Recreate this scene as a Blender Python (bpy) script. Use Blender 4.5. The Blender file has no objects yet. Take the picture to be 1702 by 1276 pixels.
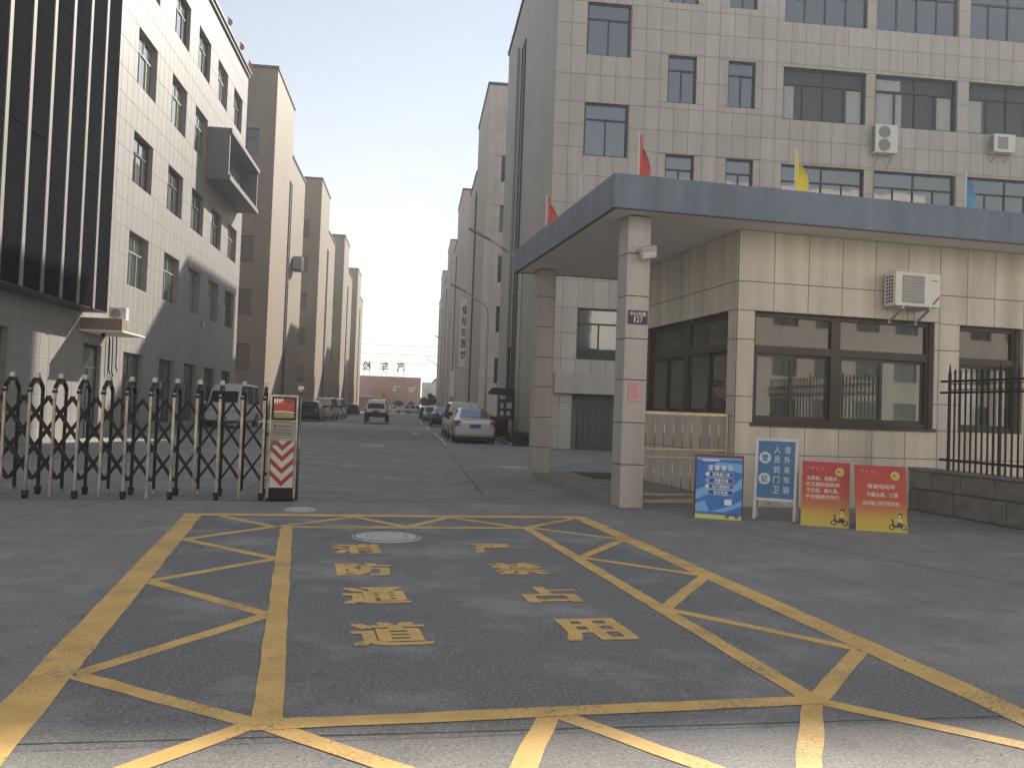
import bpy, bmesh, math, random
from mathutils import Matrix, Vector
random.seed(7)
R_ = math.radians
S = bpy.context.scene
COL = S.collection
# ------------------------------------------------------------------ camera
cam = bpy.data.cameras.new('camera'); cam.sensor_width = 36.0; cam.lens = 1450 / 1702 * 36
cam.clip_end = 3000; cam.clip_start = .05
co = bpy.data.objects.new('camera', cam); COL.objects.link(co)
CR = Vector((0.99301709, -0.11223857, 0.03632575)); CU = Vector((-0.03946960, -0.02591583, 0.99888464)); CF = Vector((0.11117197, 0.99334328, 0.03016488)); CP = Vector((0, 0, 1.42))
co.matrix_world = Matrix(((CR.x, CU.x, -CF.x, CP.x), (CR.y, CU.y, -CF.y, CP.y), (CR.z, CU.z, -CF.z, CP.z), (0, 0, 0, 1)))
S.camera = co
# ------------------------------------------------------------------ world, sun, exposure
SUN = Vector((.586, 1, .728)).normalized()
ELEV = math.asin(SUN.z); AZ = math.atan2(SUN.x, SUN.y)
w = bpy.data.worlds.new('World'); S.world = w; w.use_nodes = True
nt = w.node_tree; bg = nt.nodes['Background']
sky = nt.nodes.new('ShaderNodeTexSky'); sky.sky_type = 'NISHITA'; sky.sun_disc = False
sky.sun_elevation = ELEV; sky.sun_rotation = AZ
sky.altitude = 0; sky.air_density = 2.3; sky.dust_density = .1; sky.ozone_density = 1.0
bw = nt.nodes.new('ShaderNodeRGBToBW'); nt.links.new(sky.outputs[0], bw.inputs[0])          # thin white haze veiling the blue, everywhere alike
mxs = nt.nodes.new('ShaderNodeMix'); mxs.data_type = 'RGBA'; mxs.inputs['Factor'].default_value = .58
nt.links.new(sky.outputs[0], mxs.inputs['A']); nt.links.new(bw.outputs[0], mxs.inputs['B']); tn = nt.nodes.new('ShaderNodeMix'); tn.data_type = 'RGBA'; tn.blend_type = 'MULTIPLY'; tn.inputs['Factor'].default_value = 1; tn.inputs['B'].default_value = (.98, .985, 1.12, 1)
nt.links.new(mxs.outputs['Result'], tn.inputs['A']); nt.links.new(tn.outputs['Result'], bg.inputs[0]); bg.inputs[1].default_value = .0505
sl = bpy.data.lights.new('sun', 'SUN'); sl.energy = 3.15; sl.angle = R_(.53); sl.color = (1, .915, .80)
so = bpy.data.objects.new('sun', sl); COL.objects.link(so)
so.rotation_euler = (-SUN).to_track_quat('-Z', 'Y').to_euler()
so.location = (20, 30, 60)
S.view_settings.view_transform = 'Standard'; S.view_settings.look = 'None'
S.view_settings.gamma = 1; S.view_settings.use_curve_mapping = False
S.view_settings.exposure = 1.38
S.render.engine = 'CYCLES'
S.cycles.max_bounces = 6; S.cycles.use_denoising = True

# ------------------------------------------------------------------ materials
MATS = {}
def mat(name, col, rough=.6, metal=0, spec=.5, var=.08, scale=3, bump=0, bscale=40, rnd=0, streak=0, emit=None, coat=0):
    """procedural surface: base colour broken up by large and fine noise, per piece value change, vertical streaks, fine bump"""
    if name in MATS: return MATS[name]
    m = bpy.data.materials.new(name); m.use_nodes = True; t = m.node_tree; N = t.nodes; L = t.links
    b = N['Principled BSDF']; b.inputs['Roughness'].default_value = rough; b.inputs['Metallic'].default_value = metal
    b.inputs['Specular IOR Level'].default_value = spec; b.inputs['Coat Weight'].default_value = coat
    c4 = (*col, 1)
    geo = N.new('ShaderNodeNewGeometry'); tc = N.new('ShaderNodeTexCoord')
    val = None
    def mul(a, bb):
        x = N.new('ShaderNodeMath'); x.operation = 'MULTIPLY'
        for k, q in ((0, a), (1, bb)):
            if isinstance(q, (int, float)): x.inputs[k].default_value = q
            else: L.new(q, x.inputs[k])
        return x.outputs[0]
    def mr(sock, lo, hi, f0=0., f1=1.):
        x = N.new('ShaderNodeMapRange'); x.inputs[1].default_value = f0; x.inputs[2].default_value = f1
        x.inputs[3].default_value = lo; x.inputs[4].default_value = hi; L.new(sock, x.inputs[0]); return x.outputs[0]
    if var:
        n = N.new('ShaderNodeTexNoise'); n.inputs['Scale'].default_value = scale; n.inputs['Detail'].default_value = 6
        n.inputs['Roughness'].default_value = .65
        L.new(geo.outputs['Position'], n.inputs['Vector']); val = mr(n.outputs['Fac'], 1 - var * 1.6, 1 + var * 1.6, .25, .75)
    if streak:
        mp = N.new('ShaderNodeMapping'); mp.inputs['Scale'].default_value = (2.2, 2.2, .12)
        L.new(geo.outputs['Position'], mp.inputs[0]); n = N.new('ShaderNodeTexNoise'); n.inputs['Scale'].default_value = 1.6
        n.inputs['Detail'].default_value = 5; L.new(mp.outputs[0], n.inputs['Vector'])
        s_ = mr(n.outputs['Fac'], 1 - streak * 1.5, 1 + streak * .8, .3, .7); val = mul(val, s_) if val else s_
    if rnd:
        oi = N.new('ShaderNodeObjectInfo'); ad = N.new('ShaderNodeMath'); ad.operation = 'ADD'
        L.new(oi.outputs['Random'], ad.inputs[0]); L.new(geo.outputs['Random Per Island'], ad.inputs[1])
        fr = N.new('ShaderNodeMath'); fr.operation = 'FRACT'; L.new(ad.outputs[0], fr.inputs[0])
        s_ = mr(fr.outputs[0], 1 - rnd, 1 + rnd); val = mul(val, s_) if val else s_
    if val:
        vm = N.new('ShaderNodeVectorMath'); vm.operation = 'SCALE'; vm.inputs[0].default_value = col; L.new(val, vm.inputs['Scale'])
        L.new(vm.outputs[0], b.inputs['Base Color'])
    else: b.inputs['Base Color'].default_value = c4
    if bump:
        n = N.new('ShaderNodeTexNoise'); n.inputs['Scale'].default_value = bscale; n.inputs['Detail'].default_value = 4
        L.new(geo.outputs['Position'], n.inputs['Vector']); bp = N.new('ShaderNodeBump'); bp.inputs['Strength'].default_value = bump
        bp.inputs['Distance'].default_value = .01; L.new(n.outputs['Fac'], bp.inputs['Height']); L.new(bp.outputs[0], b.inputs['Normal'])
    if emit: b.inputs['Emission Color'].default_value = c4; b.inputs['Emission Strength'].default_value = emit
    MATS[name] = m; return m
def glass_dark(name, base=(.03, .035, .04), refl=.18, gc=(.85, .9, .93)):
    m = bpy.data.materials.new(name); m.use_nodes = True; t = m.node_tree; N = t.nodes; L = t.links
    b = N['Principled BSDF']; b.inputs['Base Color'].default_value = (*base, 1); b.inputs['Roughness'].default_value = .3
    g = N.new('ShaderNodeBsdfGlossy'); g.inputs['Roughness'].default_value = .03; g.inputs['Color'].default_value = (*gc, 1)
    fr = N.new('ShaderNodeFresnel'); fr.inputs[0].default_value = 1.5; ad = N.new('ShaderNodeMath'); ad.operation = 'ADD'; ad.use_clamp = True
    ad.inputs[1].default_value = refl; L.new(fr.outputs[0], ad.inputs[0])
    geo = N.new('ShaderNodeNewGeometry'); n = N.new('ShaderNodeTexNoise'); n.inputs['Scale'].default_value = .8
    L.new(geo.outputs['Position'], n.inputs['Vector']); bp = N.new('ShaderNodeBump'); bp.inputs['Strength'].default_value = .05
    bp.inputs['Distance'].default_value = .05
    L.new(n.outputs['Fac'], bp.inputs['Height']); L.new(bp.outputs[0], g.inputs['Normal'])
    mx = N.new('ShaderNodeMixShader'); L.new(ad.outputs[0], mx.inputs[0]); L.new(b.outputs[0], mx.inputs[1]); L.new(g.outputs[0], mx.inputs[2])
    L.new(mx.outputs[0], N['Material Output'].inputs[0]); MATS[name] = m; return m
def glass_clear(name, refl=.06, tint=(.92, .94, .94)):
    m = bpy.data.materials.new(name); m.use_nodes = True; t = m.node_tree; N = t.nodes; L = t.links
    g = N.new('ShaderNodeBsdfGlossy'); g.inputs['Roughness'].default_value = .02
    tr = N.new('ShaderNodeBsdfTransparent'); tr.inputs[0].default_value = (*tint, 1)
    fr = N.new('ShaderNodeFresnel'); fr.inputs[0].default_value = 1.5; a0 = N.new('ShaderNodeMath'); a0.operation = 'ADD'; a0.use_clamp = True
    a0.inputs[1].default_value = refl; L.new(fr.outputs[0], a0.inputs[0])
    ge = N.new('ShaderNodeNewGeometry'); iv = N.new('ShaderNodeMath'); iv.operation = 'SUBTRACT'; iv.inputs[0].default_value = 1; L.new(ge.outputs['Backfacing'], iv.inputs[1])   # a thin pane mirrors on its outer face only
    ad = N.new('ShaderNodeMath'); ad.operation = 'MULTIPLY'; L.new(a0.outputs[0], ad.inputs[0]); L.new(iv.outputs[0], ad.inputs[1])
    mx = N.new('ShaderNodeMixShader'); L.new(ad.outputs[0], mx.inputs[0]); L.new(tr.outputs[0], mx.inputs[1]); L.new(g.outputs[0], mx.inputs[2])
    L.new(mx.outputs[0], N['Material Output'].inputs[0]); MATS[name] = m; return m
def paint_worn(name, col, wear=.35, base=(.13, .13, .13)):
    """road paint: chips through to the asphalt in fine noise"""
    m = bpy.data.materials.new(name); m.use_nodes = True; t = m.node_tree; N = t.nodes; L = t.links
    b = N['Principled BSDF']; b.inputs['Roughness'].default_value = .75; b.inputs['Specular IOR Level'].default_value = .25
    geo = N.new('ShaderNodeNewGeometry')
    n = N.new('ShaderNodeTexNoise'); n.inputs['Scale'].default_value = 55; n.inputs['Detail'].default_value = 5; L.new(geo.outputs['Position'], n.inputs['Vector'])
    n2 = N.new('ShaderNodeTexNoise'); n2.inputs['Scale'].default_value = 1.3; n2.inputs['Detail'].default_value = 4; L.new(geo.outputs['Position'], n2.inputs['Vector'])
    ad = N.new('ShaderNodeMath'); ad.operation = 'ADD'; L.new(n.outputs['Fac'], ad.inputs[0]); L.new(n2.outputs['Fac'], ad.inputs[1])
    rp = N.new('ShaderNodeMapRange'); rp.inputs[1].default_value = 1.0 + .14 * (1 - wear); rp.inputs[2].default_value = 1.3; rp.inputs[3].default_value = 0; rp.inputs[4].default_value = .75
    L.new(ad.outputs[0], rp.inputs[0])
    mx = N.new('ShaderNodeMix'); mx.data_type = 'RGBA'; L.new(rp.outputs[0], mx.inputs['Factor']); mx.inputs['A'].default_value = (*col, 1); mx.inputs['B'].default_value = (*base, 1)
    n3 = N.new('ShaderNodeTexNoise'); n3.inputs['Scale'].default_value = 4; n3.inputs['Detail'].default_value = 6; L.new(geo.outputs['Position'], n3.inputs['Vector'])
    mr = N.new('ShaderNodeMapRange'); mr.inputs[1].default_value = .3; mr.inputs[2].default_value = .7; mr.inputs[3].default_value = .84; mr.inputs[4].default_value = 1.1; L.new(n3.outputs['Fac'], mr.inputs[0])
    vm = N.new('ShaderNodeVectorMath'); vm.operation = 'SCALE'; L.new(mx.outputs['Result'], vm.inputs[0]); L.new(mr.outputs[0], vm.inputs['Scale'])
    L.new(vm.outputs[0], b.inputs['Base Color'])
    bp = N.new('ShaderNodeBump'); bp.inputs['Strength'].default_value = .5; bp.inputs['Distance'].default_value = .004; L.new(n.outputs['Fac'], bp.inputs['Height']); L.new(bp.outputs[0], b.inputs['Normal'])
    MATS[name] = m; return m
def ground_mat(name, base=(.265, .254, .238), warm=(.315, .30, .278)):
    """worn concrete: broad tonal patches, fine aggregate, pale blotches painted for light thrown on the road and for dust, dark stains and hairline cracks"""
    m = bpy.data.materials.new(name); m.use_nodes = True; t = m.node_tree; N = t.nodes; L = t.links
    b = N['Principled BSDF']; b.inputs['Roughness'].default_value = .85; b.inputs['Specular IOR Level'].default_value = .25
    geo = N.new('ShaderNodeNewGeometry')
    def noise(sc, det=6, ro=.6, vec=None):
        n = N.new('ShaderNodeTexNoise'); n.inputs['Scale'].default_value = sc; n.inputs['Detail'].default_value = det; n.inputs['Roughness'].default_value = ro
        L.new(vec or geo.outputs['Position'], n.inputs['Vector']); return n.outputs['Fac']
    def mr(s, a, b_, c, d):
        x = N.new('ShaderNodeMapRange'); x.inputs[1].default_value = a; x.inputs[2].default_value = b_; x.inputs[3].default_value = c; x.inputs[4].default_value = d
        L.new(s, x.inputs[0]); return x.outputs[0]
    def mix(f, A, B_):
        x = N.new('ShaderNodeMix'); x.data_type = 'RGBA'; L.new(f, x.inputs['Factor'])
        for k, q in (('A', A), ('B', B_)):
            if isinstance(q, tuple): x.inputs[k].default_value = (*q, 1)
            else: L.new(q, x.inputs[k])
        return x.outputs['Result']
    c = mix(mr(noise(.22, 5), .35, .65, 0, 1), base, warm)
    c = mix(mr(noise(.9, 7, .62), .5, .64, 0, .75), c, (.40, .39, .37))  # pale blotches stand in for light thrown onto the road, mixed with dust
    c = mix(mr(noise(2.6, 8, .72), .52, .66, 0, .55), c, (.15, .15, .145))
    fine = noise(170, 3, .7)
    c = mix(mr(fine, .5, .75, 0, .5), c, (.36, .35, .325))
    c = mix(mr(noise(210, 2, .6), .56, .72, 0, .6), c, (.085, .083, .08))
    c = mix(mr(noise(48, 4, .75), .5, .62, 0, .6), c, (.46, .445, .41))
    c = mix(mr(noise(60, 4, .75), .51, .63, 0, .65), c, (.10, .098, .094))
    c = mix(mr(noise(14, 5, .7), .6, .72, 0, .35), c, (.14, .138, .132))
    L.new(c, b.inputs['Base Color'])
    bp = N.new('ShaderNodeBump'); bp.inputs['Strength'].default_value = .8; bp.inputs['Distance'].default_value = .008; L.new(fine, bp.inputs['Height']); L.new(bp.outputs[0], b.inputs['Normal'])
    MATS[name] = m; return m
def gradient_mat(name, stops, z0, z1):
    """printed vertical colour blend of a poster, in the board's own coordinates"""
    m = bpy.data.materials.new(name); m.use_nodes = True; t = m.node_tree; N = t.nodes; L = t.links
    b = N['Principled BSDF']; b.inputs['Roughness'].default_value = .55; b.inputs['Specular IOR Level'].default_value = .3
    tc = N.new('ShaderNodeTexCoord'); sp = N.new('ShaderNodeSeparateXYZ'); L.new(tc.outputs['Object'], sp.inputs[0])
    x = N.new('ShaderNodeMapRange'); x.inputs[1].default_value = z0; x.inputs[2].default_value = z1; L.new(sp.outputs['Z'], x.inputs[0])
    cr = N.new('ShaderNodeValToRGB'); e = cr.color_ramp.elements
    e[0].position, e[0].color = stops[0][0], (*stops[0][1], 1); e[1].position, e[1].color = stops[-1][0], (*stops[-1][1], 1)
    for p_, c_ in stops[1:-1]: q = e.new(p_); q.color = (*c_, 1)
    L.new(x.outputs[0], cr.inputs[0]); L.new(cr.outputs[0], b.inputs['Base Color']); MATS[name] = m; return m

# wall and ground finishes
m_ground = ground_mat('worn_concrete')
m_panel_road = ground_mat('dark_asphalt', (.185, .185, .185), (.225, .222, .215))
m_yellow = paint_worn('yellow_road_paint', (.76, .49, .165), .55)
m_white = paint_worn('white_road_paint', (.55, .55, .53), .5)
m_joint = mat('joint_dark', (.05, .05, .05), .9, var=.1)
m_tileG = mat('beige_stone_tile', (.62, .57, .49), .42, var=.045, scale=1.5, rnd=.055, streak=.14, bump=.04, bscale=90)
m_jointG = mat('beige_joint', (.19, .17, .145), .9)
m_tileC = mat('column_granite', (.43, .405, .385), .5, var=.2, scale=110, rnd=.06, streak=.12)
m_tileR = mat('grey_beige_tile', (.50, .475, .425), .55, var=.04, scale=.6, rnd=.055, streak=.07)
m_jointR = mat('grey_joint', (.24, .225, .20), .9)
m_wallR = mat('grey_beige_wall', (.46, .435, .395), .65, var=.06, scale=.4, streak=.05)
m_tileL = mat('pale_tile', (.315, .30, .28), .5, var=.03, scale=.5, rnd=.035, streak=.06)
m_jointL = mat('pale_joint', (.27, .25, .22), .9)
m_tileT = mat('tan_tile', (.235, .20, .165), .6, var=.05, scale=.5, rnd=.05, streak=.07)
m_wallT = mat('tan_wall', (.27, .22, .163), .65, var=.05, scale=.4, streak=.08)
m_coping = mat('dark_coping', (.055, .06, .065), .5)
m_fin = mat('pale_fin_metal', (.26, .25, .235), .6, streak=.15)
m_panel = mat('dark_panel', (.016, .017, .02), .95, spec=0, streak=.1)
m_soffit = mat('soffit_plaster', (.80, .77, .70), .8, var=.05, scale=1.5)
m_fascia = mat('blue_grey_metal', (.125, .165, .23), .42, metal=.15, var=.08, scale=1.2, streak=.16)
m_frame = mat('dark_window_frame', (.05, .053, .056), .45)
m_brownf = mat('brown_window_frame', (.05, .045, .04), .45)
m_greyf = mat('grey_window_frame', (.30, .29, .27), .5)
m_glass = glass_dark('dark_glass'); m_glassL = glass_dark('window_glass', (.05, .065, .06), .22)
m_glassD = glass_dark('shaded_glass', (.03, .034, .04), .03, (.55, .6, .66)); m_strip = mat('dark_strip_glass', (.025, .026, .028), .5, spec=.3)
m_clear = glass_clear('clear_glass')
m_curtain = mat('curtain', (.62, .61, .58), .9, var=.06, scale=8)
m_inside = mat('interior_plaster', (.75, .73, .68), .9)
m_steel = mat('stainless_steel', (.33, .315, .28), .32, metal=.9, var=.4, scale=5)
m_black = mat('black_plastic', (.009, .009, .01), .4, spec=.3)
m_rubber = mat('rubber', (.02, .02, .02), .85)
m_brass = mat('weathered_brass', (.52, .45, .30), .38, metal=.6, var=.15, scale=7)
m_iron = mat('black_iron', (.02, .02, .022), .5, metal=.3)
m_stone = mat('rough_stone', (.20, .19, .175), .9, var=.18, scale=5, bump=.6, bscale=18, rnd=.14)
m_whitep = mat('white_plastic', (.72, .72, .69), .45, var=.04)
m_greyp = mat('grey_plastic', (.32, .32, .31), .55)
m_whitem = mat('white_painted_metal', (.62, .62, .60), .4)
m_lamp = mat('galvanised_pole', (.48, .48, .46), .5, metal=.3)
m_kerb = mat('kerb_stone', (.24, .235, .22), .85, var=.12, scale=6, bump=.3, rnd=.08)
m_leaf = mat('hedge_leaf', (.05, .075, .028), .7, var=.3, scale=4, rnd=.35)
m_leaf2 = mat('far_leaf', (.06, .07, .04), .8, var=.3, scale=1, rnd=.3)
m_bark = mat('bark', (.09, .07, .05), .9)
m_red = mat('red_cloth', (.58, .13, .11), .8); m_yel = mat('yellow_cloth', (.75, .66, .10), .8); m_blu = mat('blue_cloth', (.12, .32, .55), .8)
m_pink = mat('pink_render', (.62, .43, .38), .85, var=.06, scale=.3, streak=.06)

# ------------------------------------------------------------------ helpers
WM = {}
def W(o): return WM.get(o.name, Matrix())
def T(x=0, y=0, z=0, rz=0): return Matrix.Translation((x, y, z)) @ Matrix.Rotation(rz, 4, 'Z')
def put(o, parent, M):
    COL.objects.link(o)
    if parent is not None:
        o.parent = parent; o.matrix_local = W(parent).inverted() @ M
    else: o.matrix_world = M
    WM[o.name] = M
    return o
def ob(name, me, parent=None, M=None): return put(bpy.data.objects.new(name, me), parent, M or (W(parent) if parent else Matrix()))
def root(name, label, cat, M=None, group=None):
    o = bpy.data.objects.new(name, None); o.empty_display_size = .2
    put(o, None, M or Matrix()); o['label'] = label; o['category'] = cat
    if group: o['group'] = group
    return o
def tag(o, label=None, cat=None, group=None, kind=None):
    for k, v in (('label', label), ('category', cat), ('group', group), ('kind', kind)):
        if v: o[k] = v
    return o
class B:
    def __init__(s): s.v = []; s.f = []; s.mi = []; s.mats = []; s.sm = []
    def add(s, vs, fs, m, smooth=False):
        if m not in s.mats: s.mats.append(m)
        k = s.mats.index(m); n = len(s.v); s.v += [tuple(v) for v in vs]
        for f in fs: s.f.append([i + n for i in f]); s.mi.append(k); s.sm.append(smooth)
        return s
    def box(s, x0, y0, z0, x1, y1, z1, m):
        return s.add([(x0, y0, z0), (x1, y0, z0), (x1, y1, z0), (x0, y1, z0), (x0, y0, z1), (x1, y0, z1), (x1, y1, z1), (x0, y1, z1)],
                     [(0, 3, 2, 1), (4, 5, 6, 7), (0, 1, 5, 4), (1, 2, 6, 5), (2, 3, 7, 6), (3, 0, 4, 7)], m)
    def quad(s, a, b, c, d, m): return s.add([a, b, c, d], [(0, 1, 2, 3)], m)
    def poly(s, pts, m): return s.add(pts, [tuple(range(len(pts)))], m)
    def bar(s, p, q, wd, ht, m, up=(0, 0, 1)):
        p = Vector(p); q = Vector(q); d = (q - p).normalized(); u = Vector(up)
        if abs(d.dot(u)) > .98: u = Vector((0, 1, 0))
        a = d.cross(u).normalized(); b = a.cross(d)
        vs = [e + a * (sx * wd / 2) + b * (sz * ht / 2) for e in (p, q) for sx, sz in ((-1, -1), (1, -1), (1, 1), (-1, 1))]
        return s.add(vs, [(0, 1, 2, 3), (7, 6, 5, 4), (0, 4, 5, 1), (1, 5, 6, 2), (2, 6, 7, 3), (3, 7, 4, 0)], m)
    def cyl(s, p, q, r, m, n=10, r2=None): return s.tube([p, q], r, m, n, r2)
    def tube(s, pts, r, m, n=8, r2=None):
        pts = [Vector(p) for p in pts]; vs = []; k = len(pts); fs = []
        for i, p in enumerate(pts):
            d = ((pts[i] - pts[i - 1]) if i else (pts[1] - pts[0])).normalized()
            if 0 < i < k - 1: d = (d + (pts[i + 1] - pts[i]).normalized()).normalized()
            u = Vector((0, 0, 1)) if abs(d.z) < .9 else Vector((1, 0, 0))
            a = d.cross(u).normalized(); b = d.cross(a); rr = r if r2 is None else r + (r2 - r) * i / (k - 1)
            vs += [p + a * (rr * math.cos(t * 2 * math.pi / n)) + b * (rr * math.sin(t * 2 * math.pi / n)) for t in range(n)]
        for i in range(k - 1):
            for t in range(n): fs.append((i * n + t, i * n + (t + 1) % n, (i + 1) * n + (t + 1) % n, (i + 1) * n + t))
        s.add(vs, fs, m, True); o_ = len(s.v) - len(vs)
        for c in (tuple(range(n))[::-1], tuple(range((k - 1) * n, k * n))): s.f.append([i + o_ for i in c]); s.mi.append(s.mats.index(m)); s.sm.append(False)
        return s
    def disc(s, c, r, m, n=20, ax='y', ry=None):
        ry = ry or r; pts = []
        for t in range(n):
            a, b_ = r * math.cos(2 * math.pi * t / n), ry * math.sin(2 * math.pi * t / n)
            pts.append((c[0] + a, c[1], c[2] + b_) if ax == 'y' else (c[0] + a, c[1] + b_, c[2]))
        return s.poly(pts, m)
    def prism(s, pts, x0, x1, m, ax='x'):
        n = len(pts); f = (lambda x, a, b: (x, a, b)) if ax == 'x' else ((lambda x, a, b: (a, x, b)) if ax == 'y' else (lambda x, a, b: (a, b, x)))
        vs = [f(x0, *p) for p in pts] + [f(x1, *p) for p in pts]
        return s.add(vs, [tuple(range(n))[::-1], tuple(range(n, 2 * n))] + [(i, (i + 1) % n, n + (i + 1) % n, n + i) for i in range(n)], m)
    def mesh(s, name, fix=True):
        me = bpy.data.meshes.new(name); me.from_pydata(s.v, [], s.f)
        for m in s.mats: me.materials.append(m)
        me.polygons.foreach_set('material_index', s.mi); me.polygons.foreach_set('use_smooth', s.sm)
        if fix:
            bm = bmesh.new(); bm.from_mesh(me); bmesh.ops.recalc_face_normals(bm, faces=bm.faces); bm.to_mesh(me); bm.free()
        me.update(); return me
    def build(s, name, parent=None, M=None, bevel=0, fix=True):
        o = ob(name, s.mesh(name, fix), parent, M)
        if bevel:
            b = o.modifiers.new('bevel', 'BEVEL'); b.width = bevel; b.segments = 2; b.limit_method = 'ANGLE'
        return o
def bx(name, parent, M, dims, m, bevel=0): return B().box(*dims, m).build(name, parent, M, bevel)
def pix(p):
    d = Vector(p) - CP; w_ = d.dot(CF)
    if w_ < .05: return None
    return 851 + 1450 * d.dot(CR) / w_, 638 - 1450 * d.dot(CU) / w_, w_
def inview(p, m=40):
    q = pix(p); return bool(q) and -m < q[0] < 1702 + m and -m < q[1] < 1276 + m
_tx = {}
def text(ch, parent, M, w_, h_, m, name='character', bold=.02, ext=.001, shear=0, flip=False, fit=True, by=None):
    """one character as flat mesh in M's x-z plane facing -y: fitted to w_ x h_, or set in its em square. bold thickens the strokes"""
    key = (ch, round(w_, 4), round(h_, 4), m.name, bold, ext, shear, flip, fit)
    if key not in _tx:
        cu = bpy.data.curves.new('t', 'FONT'); cu.body = ch; cu.size = 1; cu.shear = shear; cu.resolution_u = 2
        o = bpy.data.objects.new('t', cu); COL.objects.link(o); bpy.context.view_layer.update()
        me = bpy.data.meshes.new_from_object(o.evaluated_get(bpy.context.evaluated_depsgraph_get()))
        bpy.data.objects.remove(o)
        vs = [v.co.copy() for v in me.vertices] or [Vector((0, 0, 0)), Vector((1, 1, 0))]
        bb = bold; by_ = bold * .8 if by is None else by
        xs = [v.x for v in vs]; ys = [v.y for v in vs]
        x0, x1, y0, y1 = (min(xs) - bb, max(xs) + bb, min(ys) - by_, max(ys) + by_) if fit else (0, 1, -.12, .88)
        f = -1 if flip else 1; b = B(); fs = [tuple(p.vertices) for p in me.polygons]
        for k, (dx, dy) in enumerate(((0, 0), (-1, -1), (1, -1), (1, 1), (-1, 1), (-1, 0), (1, 0)) if bold else ((0, 0),)):
            b.add([(f * ((v.x + dx * bb - x0) / (x1 - x0) - .5) * w_, -ext - k * .00025, ((v.y + dy * by_ - y0) / (y1 - y0) - .5) * h_) for v in vs], fs, m)
        _tx[key] = b.mesh('character', False)
    return ob(name, _tx[key], parent, M)
def line_of_text(s, parent, M, w_, h_, m, bold=.02, **k):
    """a centred line: every character a piece of its own"""
    a = w_ / len(s)
    for i, ch in enumerate(s): text(ch, parent, M @ Matrix.Translation(((i + .5) * a - w_ / 2, 0, 0)), a if ch.isdigit() is False else a, h_ * 1.12, m, bold=bold, fit=False, **k)
def rects_minus(r, ops):
    out = [r]
    for (a0, b0, a1, b1) in ops:
        nx = []
        for (x0, y0, x1, y1) in out:
            if a0 >= x1 - 1e-4 or a1 <= x0 + 1e-4 or b0 >= y1 - 1e-4 or b1 <= y0 + 1e-4: nx.append((x0, y0, x1, y1)); continue
            if b0 > y0: nx.append((x0, y0, x1, b0))
            if b1 < y1: nx.append((x0, b1, x1, y1))
            ya, yb = max(y0, b0), min(y1, b1)
            if a0 > x0: nx.append((x0, ya, a0, yb))
            if a1 < x1: nx.append((a1, ya, x1, yb))
        out = nx
    return out
def wall(parent, M, w_, h_, ops, m, name='wall', reveal=.22, z0=0):
    """a wall face in its own frame (x along, z up, y inward) with openings and their reveals"""
    b = B(); xs = sorted({0, w_} | {o[0] for o in ops} | {o[2] for o in ops}); zs = sorted({z0, h_} | {o[1] for o in ops} | {o[3] for o in ops})
    for i in range(len(xs) - 1):
        for j in range(len(zs) - 1):
            cx, cz = (xs[i] + xs[i + 1]) / 2, (zs[j] + zs[j + 1]) / 2
            if not any(o[0] < cx < o[2] and o[1] < cz < o[3] for o in ops):
                b.quad((xs[i], 0, zs[j]), (xs[i + 1], 0, zs[j]), (xs[i + 1], 0, zs[j + 1]), (xs[i], 0, zs[j + 1]), m)
    for (a0, c0, a1, c1) in ops:
        y = reveal
        b.quad((a0, 0, c0), (a1, 0, c0), (a1, y, c0), (a0, y, c0), m); b.quad((a0, 0, c1), (a0, y, c1), (a1, y, c1), (a1, 0, c1), m)
        b.quad((a0, 0, c0), (a0, y, c0), (a0, y, c1), (a0, 0, c1), m); b.quad((a1, 0, c0), (a1, 0, c1), (a1, y, c1), (a1, y, c0), m)
    return b.build(name, parent, M, fix=False)
_tile = {}
def tile_mesh(w_, h_, m, th=.014):
    k = (round(w_, 3), round(h_, 3), m.name)
    if k not in _tile:
        c = min(.006, w_ / 4, h_ / 4); b = B()   # arrised edge: face, four chamfers, four sides
        o_ = [(0, 0, 0), (w_, 0, 0), (w_, 0, h_), (0, 0, h_)]; f_ = [(c, -th, c), (w_ - c, -th, c), (w_ - c, -th, h_ - c), (c, -th, h_ - c)]
        e_ = [(0, -th + c * .6, 0), (w_, -th + c * .6, 0), (w_, -th + c * .6, h_), (0, -th + c * .6, h_)]
        b.add(o_ + e_ + f_, [(8, 9, 10, 11)] + [(i, (i + 1) % 4, 4 + (i + 1) % 4, 4 + i) for i in range(4)] + [(4 + i, 4 + (i + 1) % 4, 8 + (i + 1) % 4, 8 + i) for i in range(4)], m)
        _tile[k] = b.mesh('tile', False)
    return _tile[k]
def tiles(parent, M, xs, zs, ops, m, joint=.014, limit=300, name='tile', stuffname='tiling', need_view=True):
    """tiles between the grid lines xs, zs less the openings: the largest in view as single pieces, the rest as one joined part"""
    cells = []
    for i in range(len(xs) - 1):
        for j in range(len(zs) - 1):
            for (x0, z0, x1, z1) in rects_minus((xs[i], zs[j], xs[i + 1], zs[j + 1]), ops):
                j2 = joint / 2
                if x1 - x0 < .05 or z1 - z0 < .05: continue
                c = M @ Vector(((x0 + x1) / 2, 0, (z0 + z1) / 2)); q = pix(c); ok = inview(c)
                cells.append((-(x1 - x0) * (z1 - z0) / q[2] ** 2 if ok else 1, x0 + j2, z0 + j2, x1 - x0 - joint, z1 - z0 - joint))
    cells.sort(); rest = B()
    for n, (k, x, z, w_, h_) in enumerate(cells):
        if n < limit and k < 0: ob(name, tile_mesh(w_, h_, m), parent, M @ Matrix.Translation((x, 0, z)))
        else:
            me = tile_mesh(w_, h_, m); rest.add([(v.co.x + x, v.co.y, v.co.z + z) for v in me.vertices], [tuple(p.vertices) for p in me.polygons], m)
    if rest.f: tag(rest.build(stuffname, parent, M, fix=False), kind='stuff')
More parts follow.
